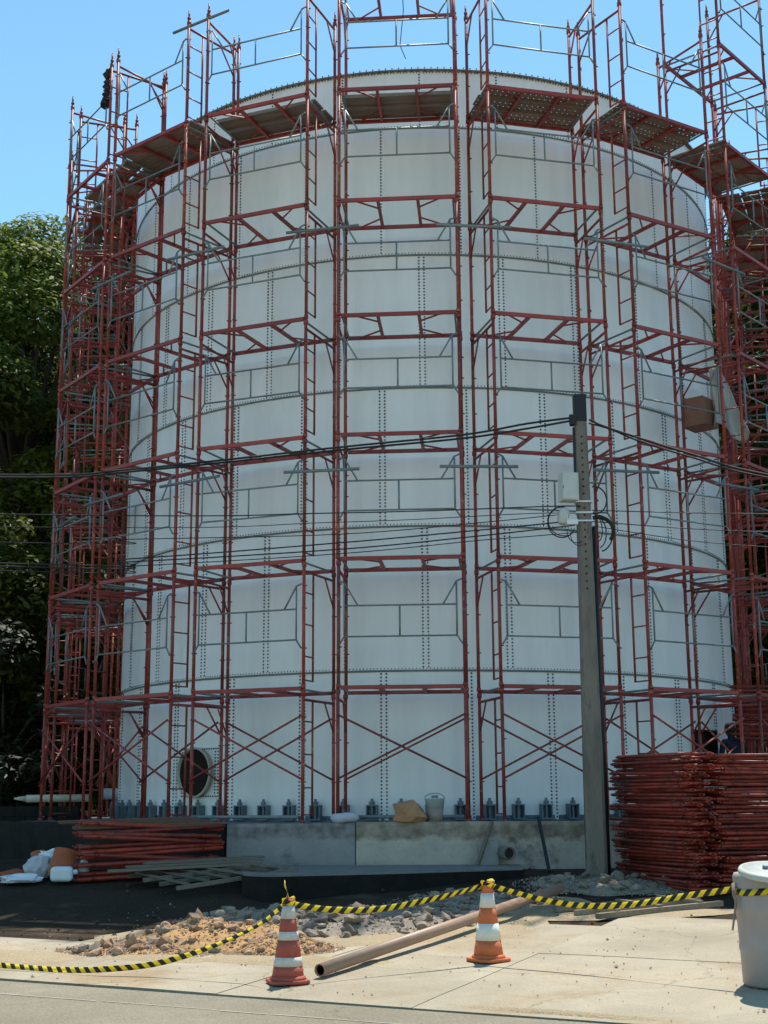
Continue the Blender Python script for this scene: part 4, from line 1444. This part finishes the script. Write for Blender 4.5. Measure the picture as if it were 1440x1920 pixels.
GZ = 0.47
tag(put('plastic_bag', crumpled('plastic_bag', 'white', 0.30, 0.16, 0.075, 1), None, (-5.62, 19.2, GZ + .05), 0.2), 'flat white plastic bag at the front of the rubbish', 'bag')
tag(put('plastic_bag', crumpled('plastic_bag', 'white', 0.24, 0.14, 0.10, 2), None, (-5.33, 19.75, GZ + .34), -0.3), 'crumpled white plastic bag on top of the rubbish', 'bag')
tag(put('plastic_bag', crumpled('plastic_bag', 'bag', 0.20, 0.15, 0.18, 3), None, (-5.45, 19.5, GZ + .16), 0.5), 'greyish crumpled bag in the middle of the rubbish', 'bag')
for i, (x, y, z, rx, rz, lab) in enumerate(((-5.42, 19.65, .24, 0.5, 0.5, 'broken terracotta tile tilted at the top left of the rubbish'), (-5.08, 19.38, .22, 1.25, 0.1, 'broken terracotta tile standing upright behind the white jug'), (-5.85, 19.5, .08, 0.1, -0.3, 'reddish terracotta slab lying flat at the far left'))):
    me = MB()
    n = 8
    for j in range(2):
        for k in range(n + 1):
            a_ = -0.9 + 1.8 * k / n
            for rr_ in (0.2, 0.178):
                me.v.append((math.sin(a_) * rr_, (j - .5) * 0.36, math.cos(a_) * rr_ - 0.15))
    for k in range(n):
        b0, b1 = 2 * k, 2 * (n + 1) + 2 * k
        me.f += [(b0, b1, b1 + 2, b0 + 2), (b0 + 1, b0 + 3, b1 + 3, b1 + 1), (b0, b0 + 2, b0 + 3, b0 + 1), (b1, b1 + 1, b1 + 3, b1 + 2)]
    e0, e1 = 2 * n, 2 * (n + 1) + 2 * n
    me.f += [(0, 1, 2 * (n + 1) + 1, 2 * (n + 1)), (e0, e1, e1 + 1, e0 + 1)]
    tag(put('roof_tile', me.mesh('roof_tile', 'brick'), None, (x, y, GZ + z * 1.15), rot=(rx, 0.2, rz), scale=1.12), lab, 'tile')
jb = thing('white_jug', 'white plastic jug lying at the front of the rubbish', 'jug', (-5.03, 19.15, GZ + 0.0), 0.1)
jm = MB().box((0, 0, 0.12), (0.30, 0.2, 0.2))
jo = put('body', jm.mesh('body', 'white'), jb)
bv = jo.modifiers.new('round', 'BEVEL'); bv.width = 0.05; bv.segments = 3
put('neck', MB().tube((0.14, 0, 0.14), (0.21, 0, 0.15), 0.035, 10).mesh('neck', 'white', True), jb)
bt = thing('plastic_bottle', 'clear white bottle standing at the right of the rubbish', 'bottle', (-4.78, 19.35, GZ + 0.02))
put('body', MB().lathe([(0.07, 0), (0.078, 0.02), (0.075, 0.2), (0.03, 0.3)], 16).mesh('body', 'sheet', True), bt)
put('cap', MB().lathe([(0.03, 0.3), (0.03, 0.34)], 10).mesh('cap', 'white', True), bt)
tag(put('teal_rag', crumpled('teal_rag', 'teal', 0.1, 0.08, 0.08, 6, 2), None, (-4.97, 19.55, GZ + .26)), 'small teal rag behind the white jug', 'rag')

# low dark block wall and pale pipe at the far left
bwall = thing('block_wall', 'low dark block wall behind the rubbish at the left', 'wall', (-8.2, 25.6, 0.5))
for r_ in range(5):
    for c in range(9):
        me = bpy.data.meshes.get('block') or MB().box((0, 0, 0), (0.385, 0.19, 0.185)).mesh('block', 'darkledge')
        put('block', me, bwall, loc=(-1.6 + 0.395 * c + (0.19 if r_ % 2 else 0), random.uniform(-.006, .006), 0.1 + 0.195 * r_))
pw = thing('white_pipe', 'pale jointed pipe lying on the low block wall behind the left scaffold', 'pipe', (-6.9, 25.6, 1.54))
put('barrel', MB().tube((-0.55, 0, 0.07), (0.62, 0, 0.075), 0.07, 14).mesh('barrel', 'flange', True), pw)
put('collar', MB().tube((-0.12, 0, 0.07), (-0.05, 0, 0.07), 0.082, 14).mesh('collar', 'flange', True), pw)
put('tip', MB().tube((-0.56, 0, 0.07), (-0.78, 0, 0.07), 0.06, 14, 0.015).mesh('tip', 'flange', True), pw)

# sandy bank behind the right-hand stacks
def bank_z(x, y):
    return 0.4 + 2.6 * smoothstep((x - 6.2) / 3.5) * smoothstep((y - 25) / 3) + 0.25 * noise.noise(Vector((x, y, 1)))


struct('bank', grid_mesh('bank', lin(6.2, 22, 24), lin(25, 40, 20), bank_z, 'soilbank'))


# ------------------------------------------------------------------ trees
def leaf_cloud(name, centers, radii, nper, size, m, seed, flat=0.7):
    rng = np.random.default_rng(seed)
    V = []
    for c, r_ in zip(centers, radii):
        n = int(nper * (r_ ** 2))
        d_ = rng.normal(size=(n, 3)); d_ /= np.linalg.norm(d_, axis=1)[:, None]
        rad = r_ * (0.55 + 0.5 * rng.random(n) ** 0.6)
        P = d_ * rad[:, None]
        P[:, 2] *= flat
        P += c
        nrm = d_ * 0.5 + np.array([0.15, -0.1, 0.9]) + rng.normal(size=(n, 3)) * 0.4
        nrm /= np.linalg.norm(nrm, axis=1)[:, None]
        t = np.cross(nrm, rng.normal(size=(n, 3))); t /= np.linalg.norm(t, axis=1)[:, None]
        b = np.cross(nrm, t)
        s = size * (0.6 + 0.8 * rng.random(n))[:, None]
        q = np.stack([P - t * s, P + b * s * 0.42 + nrm * s * .1, P + t * s, P - b * s * 0.42 + nrm * s * .1], 1)
        V.append(q.reshape(-1, 3))
    V = np.concatenate(V)
    nq = len(V) // 4
    me = bpy.data.meshes.new(name)
    me.vertices.add(len(V)); me.vertices.foreach_set('co', V.ravel())
    me.loops.add(nq * 4); me.loops.foreach_set('vertex_index', np.arange(nq * 4))
    me.polygons.add(nq); me.polygons.foreach_set('loop_start', np.arange(nq) * 4)
    me.polygons.foreach_set('loop_total', np.full(nq, 4))
    me.materials.append(MAT[m])
    me.update(); me.validate()
    return me


def tree(x, y, h, r_, m, label, seed, low=0.25, nclump=46, dens=330, size=0.15, cat='tree'):
    rr = random.Random(seed)
    z0 = 0.4 if y < 42 else hill_z(x, y) - 0.2
    t = thing('broadleaf_tree', label, cat, (x, y, z0), 0, 'trees behind the tank')
    tm = MB()
    bend = [(0, 0, -0.2)]
    for i in range(1, 7):
        bend.append((rr.uniform(-.2, .2) * i * .4, rr.uniform(-.2, .2) * i * .4, h * 0.8 * i / 6))
    tm.path(bend, lambda q: 0.30 * (h / 15) * (1 - 0.8 * q), 8)
    cs, rs = [], []
    for k in range(nclump):
        q = rr.random()
        zz = h * (low + (1 - low) * q)
        prof = math.sin(PI * min(1, 0.18 + 0.80 * q)) ** 0.7
        a_ = rr.random() * 2 * PI
        e = r_ * prof * (0.35 + 0.62 * math.sqrt(rr.random()))
        cr_ = r_ * rr.uniform(0.2, 0.4)
        c = (math.cos(a_) * e, math.sin(a_) * e, min(zz, h - cr_ * .6))
        cs.append(c); rs.append(cr_)
        if k % 3 == 0:
            b0 = Vector((0, 0, max(1.2, c[2] * 0.6)))
            tm.path([b0, b0.lerp(Vector(c), .5) + Vector((0, 0, .25)), Vector(c)], lambda q_: 0.09 * (h / 15) * (1 - .8 * q_), 5)
    put('trunk', tm.mesh('trunk', 'bark', True), t)
    o = put('crown', leaf_cloud('crown', np.array(cs), rs, dens, size, m, seed), t)
    return t


TREES = [
    (-10.6, 34.5, 16.6, 3.4, 'leaf', 'tall leafy tree at the far left rising against the sky', 1, .12),
    (-7.6, 37.5, 19.4, 3.6, 'leafdark', 'tall dark tree behind the left scaffold, highest at the left of the tank', 2, .12),
    (-14.0, 38.0, 18.4, 4.2, 'leafdark', 'broad dark tree at the left edge of the picture', 3, .12),
    (-11.2, 31.5, 12.2, 2.5, 'leaf', 'lower bright green tree in front of the left trees', 4, .12),
    (-8.6, 33.2, 11.5, 2.2, 'leaf', 'mid height green tree seen through the outermost left scaffold', 5, .12),
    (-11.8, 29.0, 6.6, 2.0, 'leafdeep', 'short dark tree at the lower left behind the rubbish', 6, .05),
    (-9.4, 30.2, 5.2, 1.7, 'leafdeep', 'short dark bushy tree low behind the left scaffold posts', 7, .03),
    (9.8, 36.5, 17.3, 3.5, 'leafdark', 'tall dark tree behind the right scaffold', 8, .12),
    (13.0, 33.5, 16.0, 3.6, 'leaf', 'broad leafy tree at the right edge of the picture', 9, .15),
    (9.6, 32.5, 15.6, 2.8, 'leafdark', 'dark tree close behind the towers at the right edge', 12, .1),
    (8.0, 41.0, 18.0, 3.4, 'leafdark', 'dark tree half hidden behind the right side of the tank', 10, .12),
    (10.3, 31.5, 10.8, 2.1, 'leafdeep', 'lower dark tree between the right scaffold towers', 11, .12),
]
for (x, y, h, r_, m, lab, seed, low) in TREES:
    tree(x, y, h, r_, m, lab, seed, low, nclump=int(38 + h * 2.6), dens=560, size=0.105)
bs = thing('green_shrub', 'sunlit yellow green shrub on the sandy bank at the right', 'shrub', (7.3, 27.6, 1.2))
put('foliage', leaf_cloud('foliage', np.array([(0, 0, .5), (.5, .2, .8), (-.5, .1, .4), (0.2, 0.5, 1.1), (-.9, 0.2, .9)]), [.5, .45, .4, .4, .4], 500, 0.09, 'leaf', 30), bs)
put('stem', MB().tube((0, 0, -0.3), (0, 0.1, 0.6), 0.03, 6).mesh('stem', 'bark'), bs)
rngu = random.Random(4)
uc, ur = [], []
for i in range(110):
    s = -1 if i % 5 else 1
    uc.append((s * rngu.uniform(8.5, 20), rngu.uniform(37, 42.5), rngu.uniform(0.3, 7.5)))
    ur.append(rngu.uniform(0.8, 1.5))
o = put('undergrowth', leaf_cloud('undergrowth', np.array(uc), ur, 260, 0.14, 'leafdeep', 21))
o['kind'] = 'stuff'
tag(o, 'dark undergrowth filling the foot of the wooded slope', 'undergrowth')

# ------------------------------------------------------------------ worker half hidden behind the right stack
def person(loc, rz, label):
    t = bpy.data.objects.new('person', None)
    J = {'pelvis': (0, 0, .88), 'belly': (0, -.02, 1.03), 'chest': (0, -.06, 1.24), 'neck': (0, -.09, 1.39), 'head0': (0, -.12, 1.47), 'head': (0, -.14, 1.54),
         'sl': (.18, -.07, 1.33), 'el': (.24, -.07, 1.07), 'wl': (.20, -.24, .90), 'sr': (-.18, -.07, 1.33), 'er': (-.24, -.07, 1.07), 'wr': (-.2, -.24, .90),
         'hl': (.095, 0, .82), 'kl': (.10, -.03, .46), 'al': (.10, .03, .09), 'tl': (.11, -.13, .04), 'hr': (-.095, 0, .82), 'kr': (-.10, -.03, .46), 'ar': (-.10, .03, .09), 'tr': (-.11, -.13, .04)}
    RD = {'pelvis': .14, 'belly': .13, 'chest': .15, 'neck': .055, 'head0': .065, 'head': .095, 'sl': .065, 'el': .048, 'wl': .035, 'sr': .065, 'er': .048, 'wr': .035,
          'hl': .09, 'kl': .065, 'al': .045, 'tl': .04, 'hr': .09, 'kr': .065, 'ar': .045, 'tr': .04}
    E_ = [('pelvis', 'belly'), ('belly', 'chest'), ('chest', 'neck'), ('neck', 'head0'), ('head0', 'head'), ('chest', 'sl'), ('sl', 'el'), ('el', 'wl'), ('chest', 'sr'), ('sr', 'er'), ('er', 'wr'),
          ('pelvis', 'hl'), ('hl', 'kl'), ('kl', 'al'), ('al', 'tl'), ('pelvis', 'hr'), ('hr', 'kr'), ('kr', 'ar'), ('ar', 'tr')]
    for s, n in ((1, 'l'), (-1, 'r')):
        for i in range(4):
            a_, b_ = f'f{n}{i}', f'g{n}{i}'
            w = J['w' + n]
            J[a_] = (w[0] + (i - 1.5) * .018, w[1] - .09, w[2] - .04)
            J[b_] = (w[0] + (i - 1.5) * .02, w[1] - .13 - .01 * (i in (1, 2)), w[2] - .085)
            RD[a_] = .011; RD[b_] = .009
            E_ += [('w' + n, a_), (a_, b_)]
        J[f't{n}h'] = (J['w' + n][0] - s * .045, J['w' + n][1] - .06, J['w' + n][2] - .01)
        RD[f't{n}h'] = .011
        E_.append(('w' + n, f't{n}h'))
    ks = list(J)
    me = bpy.data.meshes.new('body')
    me.from_pydata([J[k] for k in ks], [(ks.index(a_), ks.index(b_)) for a_, b_ in E_], [])
    o = put('person', me, None, loc, rz)
    sk_ = o.modifiers.new('skin', 'SKIN')
    for i, k in enumerate(ks):
        me.skin_vertices[0].data[i].radius = (RD[k], RD[k] * (0.8 if k in ('chest', 'belly', 'pelvis') else 1))
    me.skin_vertices[0].data[0].use_root = True
    sb = o.modifiers.new('smooth', 'SUBSURF'); sb.levels = sb.render_levels = 2
    me.materials.append(MAT['navy'])
    bpy.data.objects.remove(t)
    hd = MB().lathe([(0.02, -0.125), (0.055, -0.11), (0.075, -0.06), (0.086, 0.0), (0.085, 0.05), (0.065, 0.095), (0.02, 0.12)], 16)
    hd.v = [(v[0] * .92, v[1] * 1.15, v[2]) for v in hd.v]
    h = put('head', hd.mesh('head', 'skin', True), o, (0, -.145, 1.53), rot=(R(14), 0, 0))
    put('nose', MB().tube((0, -0.095, 0.01), (0, -0.118, -0.025), 0.009, 6, 0.014).mesh('nose', 'skin'), h)
    for s in (-1, 1):
        put('ear', MB().box((s * 0.083, 0, 0), (0.014, 0.03, 0.05)).mesh('ear', 'skin'), h)
        put('eye', MB().tube((s * 0.03, -0.088, 0.015), (s * 0.03, -0.096, 0.015), 0.01, 6).mesh('eye', 'hair'), h)
    put('mouth', MB().box((0, -0.09, -0.055), (0.04, 0.01, 0.008)).mesh('mouth', 'brick'), h)
    hr = MB().lathe([(0.080, -0.07), (0.093, -0.02), (0.097, 0.05), (0.075, 0.105), (0.02, 0.13)], 16)
    hr.v = [(v[0] * .95, v[1] * 1.1 + 0.03, v[2]) for v in hr.v]
    put('hair', hr.mesh('hair', 'hair', True), h)
    return tag(o, label, 'person')


person((5.48, 24.6, ZB), R(200), 'person in dark navy clothes standing between the tank and the tall red stacks')
